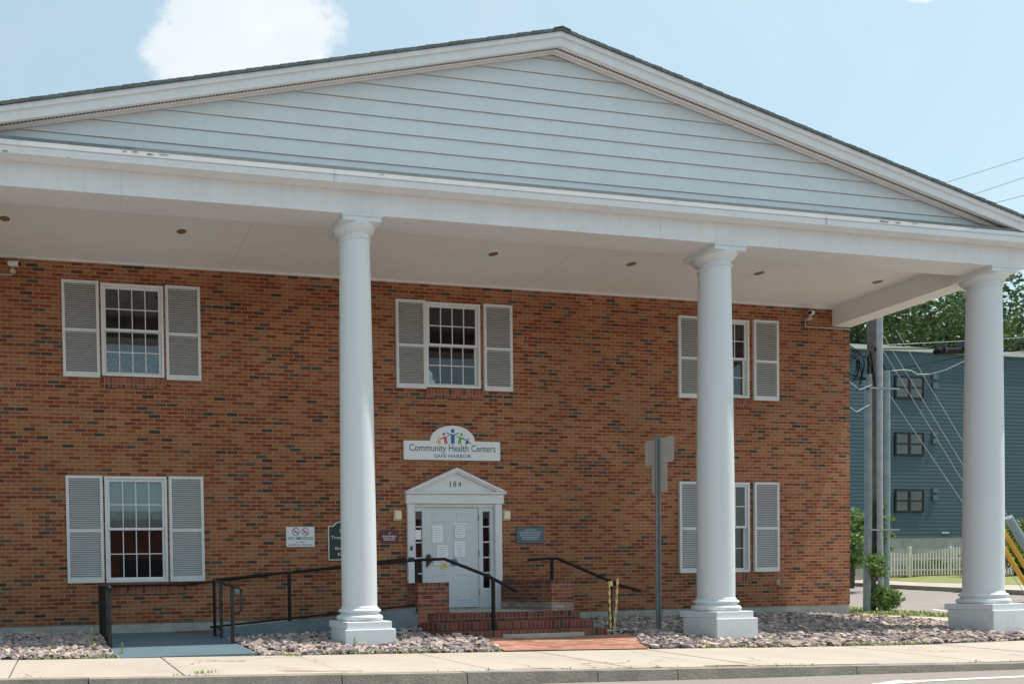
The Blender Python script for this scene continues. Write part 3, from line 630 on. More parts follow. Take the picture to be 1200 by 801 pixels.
t_ = MB(); [textmb(ch, xm-.01+dx, -.0635, 2.42, w_, .115, .0, t_) for ch, dx, w_ in (('1', -.09, .020), ('8', 0, .062), ('4', .10, .068))]; t_.build('house_number', 'darkmetal', ent)
# sidelights and door
for a, b in ((6.60, 6.83), (7.98, 8.27)):
    pa, pb = (a+.045, b-.045) if a < 7 else (a+.06, b-.075); q = MB(); q.box(a, pa, .0, .05, .13, 2.044); q.box(pb, b, .0, .05, .13, 2.044); q.box(pa, pb, .0, .05, .13, .50); q.box(pa, pb, .0, .05, 1.97, 2.044)
    for k in range(1, 5): zz = .50+(1.47)*k/5; q.box(pa, pb, .004, .03, zz-.012, zz+.012)
    sd = q.build('sidelight', 'door', B); MB().box(pa-.003, pb+.003, .031, .036, .497, 1.973).build('pane', 'glass', sd)
q = MB(); DX0, DX1 = 6.86, 7.955
q.box(6.83, 6.86, -.004, .06, .13, 2.044); q.build('door_jamb', 'door', B); MB().box(7.955, 7.98, -.004, .06, .13, 2.044).build('door_jamb', 'door', B)
MB().box(6.50, 8.36, -.05, .2, .06, .128).build('threshold', 'found', B, bevel=.005)
q = MB(); q.box(DX0+.004, DX1-.004, .014, .05, .14, 2.04)
pan = [(6.99, 7.30), (7.49, 7.80)]
for a, b in pan:
    for c, d in ((.27, .80), (.93, 1.62), (1.76, 1.96)):
        q.add([(a, .013, c), (b, .013, c), (b, .013, d), (a, .013, d), (a+.02, .004, c+.02), (b-.02, .004, c+.02), (b-.02, .004, d-.02), (a+.02, .004, d-.02), (a+.045, .012, c+.045), (b-.045, .012, c+.045), (b-.045, .012, d-.045), (a+.045, .012, d-.045)],
              [(i, (i+1) % 4, 4+(i+1) % 4, 4+i) for i in range(4)]+[(4+i, 4+(i+1) % 4, 8+(i+1) % 4, 8+i) for i in range(4)]+[(8, 9, 10, 11)])
door = q.build('door', 'door', B)
q = MB().box(6.845, 6.89, -.012, .013, .92, 1.14); q.tube([(6.915, .01, 1.13), (6.93, -.045, 1.12), (6.935, -.05, 1.04), (6.92, .01, .99)], .011, 8); q.box(6.90, 6.935, -.01, .013, .96, 1.16); q.box(6.89, 6.97, -.045, -.03, 1.0, 1.02); q.build('door_handle', 'darkmetal', door)
for z in (.42, 1.16, 1.86): MB().tube([(7.957, .0, z-.055), (7.957, .0, z+.055)], .010, 8).build('hinge', 'steel', door)
def notice(a, b, c, d, mat='paper', lines=5):
    n_ = MB().box(a, b, .001, .0025, c, d).build('notice', mat, door); t = MB()
    for k in range(lines):
        z = d-(d-c)*(k+1)/(lines+1); l_ = random.uniform(.55, .85)*(b-a)/2; xm_ = (a+b)/2; x = xm_-l_
        while x < xm_+l_: w_ = random.uniform(.012, .04); t.box(x, min(x+w_, xm_+l_), .0, .0008, z-.0045, z+.0045); x += w_+.008
    if lines: t.build('lettering', 'fadedink', n_)
for a in ((6.99, 7.20, 1.38, 1.70), (7.08, 7.30, 1.05, 1.33), (7.46, 7.66, 1.47, 1.69), (7.44, 7.66, 1.10, 1.40), (7.42, 7.70, 1.705, 1.75)): notice(*a, lines=6 if a[3]-a[2] > .1 else 1)
disc(MB(), 7.43, -.001, 1.0, .075).build('round_sticker', 'stickb', door); textmb('i', 7.43, -.002, .96, .012, .07, .01).build('sticker_mark', 'paper', door)
disc(MB(), 7.23, -.001, .93, .065).build('round_sticker', 'sticky', door); 
q = MB(); [q.box(7.19, 7.27, -.003, -.002, z, z+.008) for z in (.915, .935, .955)]; q.build('sticker_print', 'fadedink', door)
MB().box(6.655, 6.775, .027, .0285, 1.44, 1.62).build('notice', 'paper', sd)
MB().box(6.50, 6.545, -.075, -.061, 1.23, 1.31).build('keypad', 'darkmetal', ent)
MB().box(6.455, 6.57, -.085, -.061, 1.03, 1.10).build('door_plate', 'darkmetal', ent)

# wall fittings: separate things
def wall_lamp(x, lab):
    t = thing('wall_lamp', lab, 'wall lamp', (x, -.05, 1.78), 'square wall lamps beside the entrance')
    MB().box(x-.075, x+.075, -.03, -.002, 1.79, 1.985).build('back_plate', 'beige', t, bevel=.004)
    MB().prismx([(-.0305, 1.80), (-.07, 1.815), (-.07, 1.955), (-.0305, 1.975)], x-.065, x+.065).build('lens', 'lamp', t, bevel=.004)
wall_lamp(6.27, 'square beige wall lamp to the left of the white entrance surround'); wall_lamp(8.52, 'square beige wall lamp to the right of the white entrance surround')
def security_camera(x, sgn, lab, pts):
    t = thing('security_camera', lab, 'security camera', (x, -.05, 6.0), 'security cameras under the porch ceiling')
    MB().lathe([(.05, 5.96), (.05, 5.99), (.025, 6.0)], x, -.06, 16).build('mount', 'beige', t, smooth=True)
    MB().tube([(x, -.03, 5.985), (x, -.09, 6.03)], .018, 8).build('arm', 'beige', t)
    a = Vector((x-.07*sgn, -.07, 6.10)); b = Vector((x+.11*sgn, -.16, 6.06)); MB().tube([a, a.lerp(b, .1), a.lerp(b, .9), b], [.03, .045, .045, .042], 14).build('camera_body', 'signwhite', t, smooth=True)
    d = (b-a).normalized(); MB().tube([b+d*.001, b+d*.012], .034, 14).build('lens', 'black', t)
    MB().tube(pts, .012, 8).build('conduit', 'lightpvc', t)
security_camera(-.64, 1, 'small white security camera on the brick wall above the left upper window', [(-.64, -.02, 5.965), (-.66, -.02, 5.93), (-1.7, -.02, 5.95)])
security_camera(15.55, -1, 'small white security camera on the brick wall near the right side beam', [(15.5, -.02, 6.02), (15.5, -.02, 5.845), (15.52, -.02, 5.83), (16.62, -.02, 5.83)])
# small boxes on the wall
for x, z, nm, lab in ((3.165, .532, 'hose_tap', 'small white wall tap under the ramp rail left of the left column'), (5.83, .52, 'hose_tap', 'small white wall tap just right of the left column'), (14.80, .50, 'wall_outlet', 'small grey outlet box below the lower right shutter')):
    t = thing(nm, lab, 'wall tap' if 'tap' in nm else 'outlet box', (x, -.02, z-.05)); MB().box(x-.04, x+.04, -.03, -.002, z-.05, z+.05).build('box', 'lightpvc', t, bevel=.005); MB().tube([(x, -.03, z+.01), (x, -.06, z), (x, -.065, z-.03)], .012, 8).build('spout', 'lightpvc', t)

# main sign
t = thing('entrance_sign', 'white wall sign with an arched top, five coloured figures and Community Health Centers', 'sign', (7.4, -.02, 2.93))
P = [(6.41, 2.93), (8.395, 2.93), (8.395, 3.285)]; ar = []
for k in range(17):
    th = math.pi*k/16; ar.append((7.405+.46*math.cos(th), 3.29+.29*math.sin(th)))
P += ar+[(6.41, 3.285)]
q = MB(); n = len(P); q.add([(x, -.045, z) for x, z in P]+[(x, -.004, z) for x, z in P], [tuple(range(n)), tuple(range(n, 2*n))[::-1]]+[(i, n+i, n+(i+1) % n, (i+1) % n) for i in range(n)]); q.build('board', 'signwhite', t)
textmb('Community Health Centers', 7.405, -.0465, 3.095, 1.78, .13, .004).build('lettering', 'ink', t)
textmb('SAFE HARBOR', 7.405, -.0465, 2.975, .76, .066, .008).build('lettering', 'teal', t)
def figure(x, z0, h, w, mat, lean=0., arms=((-.1, .02), (.1, .02))):
    q = MB(); y = -.0465; hz = z0+h
    disc(q, x+lean, y, hz-.16*h, .14*h, 16)
    sh_z = z0+.62*h
    q.face([(x-w*.5, y-.0002, z0), (x+w*.5, y-.0002, z0), (x+lean*.6+w*.55, y-.0002, sh_z), (x+lean*.6-w*.55, y-.0002, sh_z)])
    for dx, dz in arms:
        s0 = Vector((x+lean*.6, 0, sh_z-.02)); e = Vector((x+dx, 0, sh_z+dz)); q.face([(s0.x, y-.0004, s0.z+.014), (s0.x, y-.0004, s0.z-.014), (e.x, y-.0004, e.z-.008), (e.x, y-.0004, e.z+.008)])
    q.build('figure', mat, t)
figure(7.405, 3.235, .29, .075, 'blueink', 0, ((-.13, .03), (.13, .03))); figure(7.27, 3.235, .215, .06, 'pink', -.045, ((-.11, -.03), (.07, .03))); figure(7.54, 3.235, .215, .06, 'green', .045, ((.11, -.05), (-.06, .02)))
figure(7.13, 3.235, .125, .05, 'orange', -.01, ((-.08, -.06), (.07, .04))); figure(7.69, 3.235, .115, .05, 'navy', .03, ((.09, -.06), (-.08, .05)))
# no smoking sign
t = thing('no_smoking_sign', 'white NO SMOKING sign with two red prohibition circles, left of the column', 'sign', (4.37, -.02, 1.33))
MB().box(4.10, 4.64, -.014, -.003, 1.315, 1.68).build('plate', 'signwhite', t, bevel=.004)
q = MB()
for x in (4.28, 4.46):
    disc(q, x, -.0155, 1.592, .072, 24, .058); d = .045; q.face([(x-d-.006, -.016, 1.592+d-.006), (x-d+.006, -.016, 1.592+d+.006), (x+d+.006, -.016, 1.592-d+.006), (x+d-.006, -.016, 1.592-d-.006)])
q.build('prohibition_symbol', 'red', t)
q = MB(); [q.box(x-.04, x+.04, -.0152, -.015, 1.578, 1.590) for x in (4.28, 4.46)]; q.build('cigarette_symbol', 'ink', t)
q = textmb('NO SMOKING', 4.37, -.0155, 1.445, .48, .058, .004); textmb('ALL AREAS', 4.37, -.0155, 1.393, .19, .022, .01, q); textmb('ELECTRONIC  CIGARETTES', 4.37, -.0155, 1.34, .46, .026, .012, q); q.build('lettering', 'ink', t)
# green sign
t = thing('no_trespassing_sign', 'dark green wall sign with cream border and lettering, partly behind the left column', 'sign', (5.2, -.02, 1.06))
def arch(m_, y, x0, x1, z0, z1, rise, ins=0.):
    P = [(x0+ins, z0+ins), (x1-ins, z0+ins), (x1-ins, z1-ins)]; xc = (x0+x1)/2
    P += [(xc+.2-ins*.5, z1-ins), (xc+.13, z1+rise*.75-ins), (xc+.05, z1+rise-ins), (xc-.05, z1+rise-ins), (xc-.13, z1+rise*.75-ins), (xc-.2+ins*.5, z1-ins), (x0+ins, z1-ins)]
    n = len(P); m_.add([(x, y, z) for x, z in P]+[(x, y+.02, z) for x, z in P], [tuple(range(n)), tuple(range(n, 2*n))[::-1]]+[(i, n+i, n+(i+1) % n, (i+1) % n) for i in range(n)]); return m_
arch(MB(), -.023, 4.90, 5.50, 1.065, 1.70, .085).build('border', 'cream', t); arch(MB(), -.026, 4.90, 5.50, 1.065, 1.70, .085, .018).build('panel', 'dgreen', t)
q = MB()
for s_, z, w_, h_ in (('No', 1.57, .15, .07), ('Trespassing', 1.455, .50, .058), ('All', 1.365, .10, .045), ('Buildings', 1.26, .34, .05), ('Entry', 1.15, .24, .055)): textmb(s_, 5.2, -.0275, z, w_, h_, .01, q)
q.build('lettering', 'cream', t)
# maroon octagon-cornered sign
t = thing('maroon_plaque', 'small maroon plaque with cut corners between the column and the entrance', 'plaque', (6.1, -.02, 1.35))
x0, x1, z0, z1, c = 5.915, 6.30, 1.37, 1.62, .06; P = [(x0+c, z0), (x1-c, z0), (x1, z0+c), (x1-.01, z1), (x0+.01, z1), (x0, z0+c)]; n = len(P)
MB().add([(x, -.015, z) for x, z in P]+[(x, -.003, z) for x, z in P], [tuple(range(n)), tuple(range(n, 2*n))[::-1]]+[(i, n+i, n+(i+1) % n, (i+1) % n) for i in range(n)]).build('plate', 'maroon', t)
q = MB()
for z, w_ in ((1.495, .28), (1.462, .25), (1.425, .22)):
    x = 6.108-w_/2
    while x < 6.108+w_/2: l_ = random.uniform(.02, .05); q.box(x, min(x+l_, 6.108+w_/2), -.0165, -.016, z, z+.017); x += l_+.01
q.face([(6.08, -.0165, 1.545), (6.12, -.0165, 1.545), (6.15, -.0165, 1.58), (6.12, -.0165, 1.565)]); q.build('lettering', 'cream', t)
# slate plaque
t = thing('slate_plaque', 'grey blue rectangular plaque on the brick wall right of the entrance', 'plaque', (9.04, -.02, 1.36))
MB().box(8.745, 9.335, -.016, -.003, 1.355, 1.66).build('plate', 'slate', t, bevel=.004); MB().box(8.735, 9.345, -.010, -.002, 1.345, 1.67).build('rim', 'darkmetal', t)
q = MB()
for z, w_ in ((1.605, .26), (1.563, .46), (1.53, .44), (1.495, .42), (1.46, .38), (1.425, .34)):
    x = 9.04-w_/2
    while x < 9.04+w_/2: l_ = random.uniform(.02, .06); q.box(x, min(x+l_, 9.04+w_/2), -.0175, -.017, z, z+.013); x += l_+.012
q.build('lettering', 'paleink', t)

# ------------------------------------------------------------------ entrance steps
st = thing('entrance_steps', 'rounded dark red brick steps with low brick side walls leading to the white door', 'steps', (7.3, -1, -.4))
def stepoly(x0, x1, yf, r):
    P = [(x0, -.003)]
    for k in range(9): th = math.pi+math.pi/2*k/8; P.append((x0+r+r*math.cos(th), yf+r+r*math.sin(th)))
    return P+[(x1, yf), (x1, -.003)]
for (x0, x1, yf, z0, z1, r) in ((5.80, 8.86, -2.20, -.75, -.182, .75), (5.84, 8.85, -1.90, -.181, -.045, .55), (5.90, 8.84, -1.60, -.044, .095, .45)):
    P = stepoly(x0, x1, yf, r); MB().prismz(P, z0, z1, True).build('step', 'step_brick', st, bevel=.008)
MB().prismz([(6.95, -2.225), (8.42, -2.225), (8.42, -2.19), (6.95, -2.19)], -.6, -.235).build('concrete_patch', 'found', st, bevel=.01)
MB().prismz([(6.25, -1.35), (8.3, -1.45), (8.3, -.06), (6.3, -.06)], .0955, .101).build('mortar_skim', 'found', st)
def knee(x0, x1, y0, y1, zb, zt, pale=0):
    q = MB().box(x0, x1, y0, y1, zb if not pale else zb+.14, zt-.07); q.build('knee_wall', 'knee_brick', st, bevel=.003)
    MB().box(x0-.002, x1+.002, y0-.002, y1, zt-.0695, zt).build('coping', 'step_brick', st, bevel=.004)
    if pale: MB().box(x0, x1, y0, y1, zb, zb+.1395).build('pale_course', 'pale_brick', st)
knee(5.845, 6.41, -1.56, -1.20, .096, .615); MB().box(5.846, 6.02, -1.559, -1.21, -.5, .0955).build('knee_base', 'knee_brick', st)
knee(8.37, 8.80, -1.50, -.003, .096, .625, 1)
q = strip([(6.6, -2.18), (9.35, -2.18)], [(6.06, -3.575), (8.35, -3.575)], lambda x, y: zgrav(x, y)+.012, 12, 8); struct(q, 'brick_paving', 'paver')
# ------------------------------------------------------------------ ramp
rp = thing('access_ramp', 'blue grey painted concrete ramp rising along the brick wall to the door', 'ramp', (2, -1.4, -.3))
def zr(x): return interp(x, [(2.52, -.155), (5.85, .10)])
q = MB(); q.prismx([(-3.585, -.6), (-3.585, -.262), (-2.9, -.236), (-1.6, -.172), (-.003, -.165), (-.003, -.6)], .70, 2.52); q.build('apron', 'ramp', rp, bevel=.004)
q = MB(); V = [(2.521, -1.40, -.6), (5.84, -1.40, -.6), (5.84, -.003, -.6), (2.521, -.003, -.6), (2.521, -1.40, -.157), (5.84, -1.40, .098), (5.84, -.003, .098), (2.521, -.003, -.157)]; q.hexa(V); q.build('ramp_deck', 'ramp', rp)
q = MB(); V = [(2.53, -1.52, -.6), (5.84, -1.52, -.6), (5.84, -1.401, -.6), (2.53, -1.401, -.6), (2.53, -1.52, -.06), (5.84, -1.52, .205), (5.84, -1.401, .205), (2.53, -1.401, -.06)]; q.hexa(V); q.build('ramp_kerb', 'ramp_side', rp, bevel=.006)
q = MB(); V = [(2.53, -1.56, -.8), (5.84, -1.56, -.8), (5.84, -1.521, -.8), (2.53, -1.521, -.8), (2.53, -1.56, -.13), (5.84, -1.56, .10), (5.84, -1.521, .10), (2.53, -1.521, -.13)]; q.hexa(V); q.build('ramp_footing', 'ramp_side', rp)
# railings
def post(q, x, y, z0, z1, r=.022): q.box(x-r, x+r, y-r, y+r, z0, z1)
rl = thing('ramp_railing', 'black steel railing along the outer edge of the ramp with a looped front end', 'railing', (4, -1.46, -.2))
yR = -1.46; zt_ = lambda x: .72+(x-2.41)*.0785; zbm = lambda x: -.02+(x-2.41)*.078
MB().tube([(2.40, yR, zt_(2.40)), (5.88, yR, .993), (6.03, yR-.06, 1.0)], .022, 10).build('top_rail', 'black', rl, smooth=True)
MB().tube([(2.34, yR, zbm(2.34)), (5.88, yR, zbm(5.88))], .017, 8).build('bottom_rail', 'black', rl, smooth=True)
for x in (2.42, 3.66, 4.77, 5.88): q = MB(); post(q, x, yR, -.35, zt_(x)); q.build('post', 'black', rl)
for y, z0, z1 in ((-1.78, -.3, .69), (-2.50, -.4, .612)): q = MB(); post(q, 2.455, y, z0, z1); q.build('post', 'blackworn', rl)
MB().tube([(2.41, yR, .715), (2.455, -2.45, .615), (2.46, -2.53, .60), (2.54, -2.56, .585), (2.575, -2.56, .55), (2.575, -2.56, .28), (2.54, -2.54, .22), (2.46, -2.5, .22)], .021, 10).build('side_rail', 'blackworn', rl, smooth=True)
MB().tube([(2.43, yR, .0), (2.455, -1.8, -.07)], .016, 8).build('brace', 'black', rl)
wr = thing('wall_handrail', 'long black handrail on brackets fixed to the brick wall above the ramp', 'handrail', (3.5, -.08, .7))
MB().tube([(.86, -.09, .66), (2.2, -.09, .665), (2.62, -.09, .70), (6.38, -.09, 1.075)], .020, 10).build('rail', 'black', wr, smooth=True)
for x in (1.2, 2.2, 3.0, 4.67, 5.95): z = interp(x, [(.86, .66), (2.2, .665), (2.62, .70), (6.38, 1.075)]); MB().tube([(x, -.09, z-.01), (x, -.085, z-.06), (x, -.002, z-.075)], .010, 8).build('bracket', 'black', wr)
lr = thing('apron_railing', 'short black steel railing along the left edge of the ramp apron', 'railing', (.7, -1.4, -.3))
for y, z in ((-2.62, .64), (-2.1, .65), (-1.5, .66), (-.9, .665), (-.3, .67)): q = MB(); post(q, .69, y, -.42, z, .021); q.build('post', 'blackworn' if y < -2 else 'black', lr)
MB().tube([(.69, -.09, .665), (.69, -1.5, .66), (.69, -2.62, .63), (.70, -2.70, .60), (.71, -2.71, .55)], .023, 10).build('top_rail', 'blackworn', lr, smooth=True)
MB().tube([(.69, -.2, -.02), (.69, -2.60, -.14)], .017, 8).build('bottom_rail', 'black', lr)
s1 = thing('step_handrail', 'black handrail sloping down the left side of the brick steps', 'handrail', (6.8, -1.7, -.3))
MB().tube([(5.90, -1.48, .995), (6.1, -1.56, .998), (6.31, -1.6, 1.0), (6.9, -1.92, .70), (7.26, -2.16, .44)], .027, 10).build('rail', 'black', s1, smooth=True)
q = MB(); post(q, 6.93, -2.0, -.182, .66); q.build('post', 'black', s1); 
s2 = thing('step_handrail', 'black handrail sloping down the right side of the brick steps from the knee wall', 'handrail', (9.2, -1.5, -.3))
MB().tube([(8.12, -1.22, .985), (8.45, -1.32, 1.0), (8.58, -1.38, .995), (9.35, -1.95, .50), (9.57, -2.12, .41)], .027, 10).build('rail', 'black', s2, smooth=True)
q = MB(); post(q, 8.50, -1.34, .62, .99); q.build('post', 'black', s2); q = MB(); post(q, 9.18, -1.90, -.5, .60); q.build('post', 'black', s2)
tp = thing('caution_tape', 'faded yellow and white caution tape twisted down the handrail post', 'tape', (9.2, -1.9, -.4))
for dx, dy, ph, zt2 in ((-.062, -.02, 0, .50), (.095, -.02, 1.3, .63)):
    q = MB(); n = 70; V = []; F = []
    for k in range(n+1):
        z = zt2-(zt2+.42)*k/n; th = ph+k*.30; xx = 9.18+dx-.09*(k/n)**1.5*(1 if dx > 0 else -.35)
        for a_, b_ in ((1, .28), (-1, .28), (-1, -.28), (1, -.28)): ca, sa = math.cos(th), math.sin(th); ux, uy = a_*.017, b_*.02; V.append((xx+ux*ca-uy*sa, -1.93+dy+ux*sa+uy*ca, z))
    for k in range(n):
        for m_ in range(4): F.append((4*k+m_, 4*k+(m_+1) % 4, 4*k+4+(m_+1) % 4, 4*k+4+m_))
    q.add(V, F); q.build('tape_strand', 'tape', tp)
MB().lathe([(.034, .50), (.036, .53), (.034, .58)], 9.18, -1.9, 10).build('tape_wrap', 'tape', tp)
# street sign seen from behind
ss = thing('street_sign', 'galvanized sign post carrying two blank sign backs between the steps and the middle column', 'street sign', (10.08, -1.9, -.45))
q = MB(); px, py = 10.1, -1.9
for (a, b, c, d) in ((-.030, .030, .0, .006), (-.030, -.024, -.03, .0), (.024, .030, -.03, .0), (-.045, -.030, -.032, -.027), (.030, .045, -.032, -.027)): q.box(px+a, px+b, py+c, py+d, -.6, 3.02)
q.build('post', 'steel', ss)
def panel(w0, w1, z0, z1, cham, lab, yoff):
    e = Vector((math.cos(math.radians(-86)), math.sin(math.radians(-86)), 0)); nrm = Vector((-e.y, e.x, 0)); o = Vector((px+.05, py+.0, 0))+nrm*yoff
    c = cham; P = [(w0+c, z0), (w1-c, z0), (w1, z0+c), (w1, z1-c), (w1-c, z1), (w0+c, z1), (w0, z1-c), (w0, z0+c)]; n = 8; V = []
    for k in (0, 1):
        for a, z in P: v = o+e*a+nrm*(.003*k); V.append((v.x, v.y, z))
    MB().add(V, [tuple(range(n)), tuple(range(n, 2*n))[::-1]]+[(i, n+i, n+(i+1) % n, (i+1) % n) for i in range(n)]).build('sign_panel', 'alum', ss)
panel(-.28, .28, 2.57, 3.0, .03, '', .0); panel(-.15, .15, 2.08, 2.565, .015, '', .0)
q = MB(); [q.tube([(px, py-.008, z), (px, py+.002, z)], .009, 8) for z in (2.2, 2.45, 2.68, 2.92)]; q.build('bolt', 'darkmetal', ss)

# ------------------------------------------------------------------ gravel stones (uncountable)
def blocked(x, y):
    if .66 < x < 2.56: return True
    if 2.5 < x < 5.9 and y > -1.60: return True
    if 5.75 < x < 8.9 and y > -2.25: return True
    if y > -1.9 and 5.75 < x < 8.9: return True
    if x > 6.0+(y+3.575)*.4 and x < 8.35+(y+3.575)*.7 and y < -2.1: return True
    for cx in (4.377, 10.575, 16.153):
        if abs(x-cx) < .40 and abs(y+2.557) < .40: return True
    if y > -.04 and x < 16.7: return True
    if y > -3.6 and x > interp(y, [(-3.6, 15.95), (-.15, 18.75), (2.8, 20.4)])-.05: return True
    return False
V = []; F = []; cube = np.array([(-1, -1, -1), (1, -1, -1), (1, 1, -1), (-1, 1, -1), (-1, -1, 1), (1, -1, 1), (1, 1, 1), (-1, 1, 1)], float)*.5
fc6 = [(0, 3, 2, 1), (4, 5, 6, 7), (0, 1, 5, 4), (1, 2, 6, 5), (2, 3, 7, 6), (3, 0, 4, 7)]
cnt = 0
for k in range(38000):
    x = RNG.uniform(-2.5, 20.2); y = RNG.uniform(-3.57, 2.0)
    if blocked(x, y): continue
    if y > -.1 and x < 16.7: continue
    s = RNG.uniform(.04, .11)*(1.5 if RNG.random() < .12 else 1); d = np.array([s, s*RNG.uniform(.5, .8), s*RNG.uniform(.2, .42)])
    c = cube*d; c = c+RNG.uniform(-.16, .16, (8, 3))*d; c[4:, :2] *= RNG.uniform(.55, .95)
    a, b_, g_ = RNG.uniform(0, 6.28), RNG.normal(0, .34), RNG.normal(0, .34)
    Rz = np.array([[math.cos(a), -math.sin(a), 0], [math.sin(a), math.cos(a), 0], [0, 0, 1]]); Rx = np.array([[1, 0, 0], [0, math.cos(b_), -math.sin(b_)], [0, math.sin(b_), math.cos(b_)]]); Ry = np.array([[math.cos(g_), 0, math.sin(g_)], [0, 1, 0], [-math.sin(g_), 0, math.cos(g_)]])
    c = c@(Rz@Rx@Ry).T+np.array([x, y, zgrav(x, y)+RNG.uniform(-.005, .045)]); i = len(V); V += [tuple(p) for p in c]; F += [tuple(i+j for j in f) for f in fc6]; cnt += 1
me = bpy.data.meshes.new('gravel'); me.from_pydata(V, [], F); me.materials.append(M['rock']); o = bpy.data.objects.new('gravel', me); COL.objects.link(o)
o['kind'] = 'stuff'; o['label'] = 'purple grey and pinkish landscaping stones filling the beds'; o['category'] = 'gravel'

# ------------------------------------------------------------------ grass and weeds
def blades(pts, hmin, hmax, w=.006, spread=.05):
    V = []; F = []
    for (x, y, z, n) in pts:
        for _ in range(n):
            a = RNG.uniform(0, 6.28); bx, by = x+RNG.normal(0, spread), y+RNG.normal(0, spread*.6); h = RNG.uniform(hmin, hmax); l = RNG.uniform(.2, .8)*h; ww = w*RNG.uniform(.7, 1.4)
            dx, dy = math.cos(a), math.sin(a); nx, ny = -dy*ww, dx*ww; i = len(V)
            V += [(bx-nx, by-ny, z), (bx+nx, by+ny, z), (bx+dx*l*.45+nx*.6, by+dy*l*.45+ny*.6, z+h*.7), (bx+dx*l*.45-nx*.6, by+dy*l*.45-ny*.6, z+h*.7), (bx+dx*l, by+dy*l, z+h)]
            F += [(i, i+1, i+2, i+3), (i+3, i+2, i+4)]
    return MB().add(V, F)
pts = []
for k in range(330):
    x = RNG.uniform(-1.5, 16.2); dens = math.sin(x*2.1)+math.sin(x*5.3+1)
    if dens < -.5 or (.7 < x < 2.4) or (6 < x < 8.6): continue
    pts.append((x, RNG.uniform(-3.62, -3.40), T(x)+.0, int(RNG.integers(5, 16))))
for k in range(120):
    x = RNG.uniform(-1.5, 13)
    if math.sin(x*1.7)+math.sin(x*4.3+2) > .9 or RNG.random() < .12: pts.append((x, -5.345, zwalk(x, -5.3)-.01, int(RNG.integers(2, 6))))
pts += [(1.5+random.uniform(-.06, .06), -5.2, zwalk(1.3, -5.2), 14) for _ in range(3)]+[(2.9, -3.66, T(2.9), 30), (3.0, -3.70, T(3), 24)]
lp = np.array([(p[0], p[1], p[2]+.02) for p in pts if p[1] > -4]); g = blades(pts, .012, .045)
for (x, y, z) in lp:
    for _ in range(int(RNG.integers(4, 14))):
        c_ = Vector((x+RNG.normal(0, .08), y+abs(RNG.normal(0, .05)), z+RNG.uniform(0, .03))); a_ = RNG.uniform(0, 6.28); u_ = Vector((math.cos(a_), math.sin(a_), RNG.uniform(-.3, .6)))*RNG.uniform(.012, .026); v_ = Vector((-math.sin(a_), math.cos(a_), 0))*.009
        g.face([c_-u_, c_+v_, c_+u_, c_-v_]) 
for a_ in [(23.0, 1.0), (23.4, 3.2), (24.3, 5.0), (25.2, 7)]:
    pass
vp = []
for k in range(900):
    t_r = RNG.uniform(-3, 12); x0 = interp(t_r, [(-3.6, 22.3), (2, 22.37), (4.6, 22.8), (9.6, 25.5), (20, 31.5)]); x1 = interp(t_r, [(-3.6, 22.9), (.5, 23.2), (3.4, 24.2), (5.05, 25.4), (7.6, 26.8), (18.3, 33)]); x = RNG.uniform(x0+.05, x1-.05); vp.append((x, t_r, T(x), 5))
g2 = blades(vp, .04, .10, .02, .1); g.add(g2.v, g2.f)
o = g.build('grass', 'grassb', kind='stuff')
o['label'] = 'thin grass and low weeds along the pavement edge and verge'; o['category'] = 'grass'
def leafy(mb, x, y, z, h, n, r, ls):
    mb.tube([(x, y, z-.03), (x+.01, y, z+h*.5), (x, y, z+h)], [.006, .005, .003], 5)
    for k in range(n):
        t_ = .15+.85*k/n; a = k*2.4; rr = r*(1.1-t_*.7); c = Vector((x+rr*math.cos(a), y+rr*math.sin(a), z+h*t_)); s0 = Vector((x, y, z+h*t_-.01)); d = (c-s0); w_ = Vector((-math.sin(a), math.cos(a), .2))*ls*(1.1-t_*.5)
        mb.face([s0, s0+d*.5+w_, s0+d*1.2+Vector((0, 0, .01)), s0+d*.5-w_])
for x, y, h, n, r, lab in ((.42, -2.85, .34, 26, .05, 'tall thin weed with small leaves left of the apron railing'), (-.1, -2.9, .12, 14, .07, 'low leafy weed in the gravel near the left picture edge'), (4.05, -3.12, .17, 16, .06, 'leafy weed growing in front of the left column plinth'), (.80, -3.15, .15, 12, .05, 'small weed at the front corner of the apron railing'), (10.95, -3.2, .10, 16, .09, 'low green weed in front of the middle column plinth'), (14.1, -3.3, .09, 16, .1, 'low spreading weed left of the right column plinth')):
    q = MB(); leafy(q, x, y, zgrav(x, y), h, n, r, .014 if h < .3 else .011); o = q.build('weed', 'leaf2'); o['label'] = lab; o['category'] = 'weed'; o['group'] = 'weeds at the pavement edge'

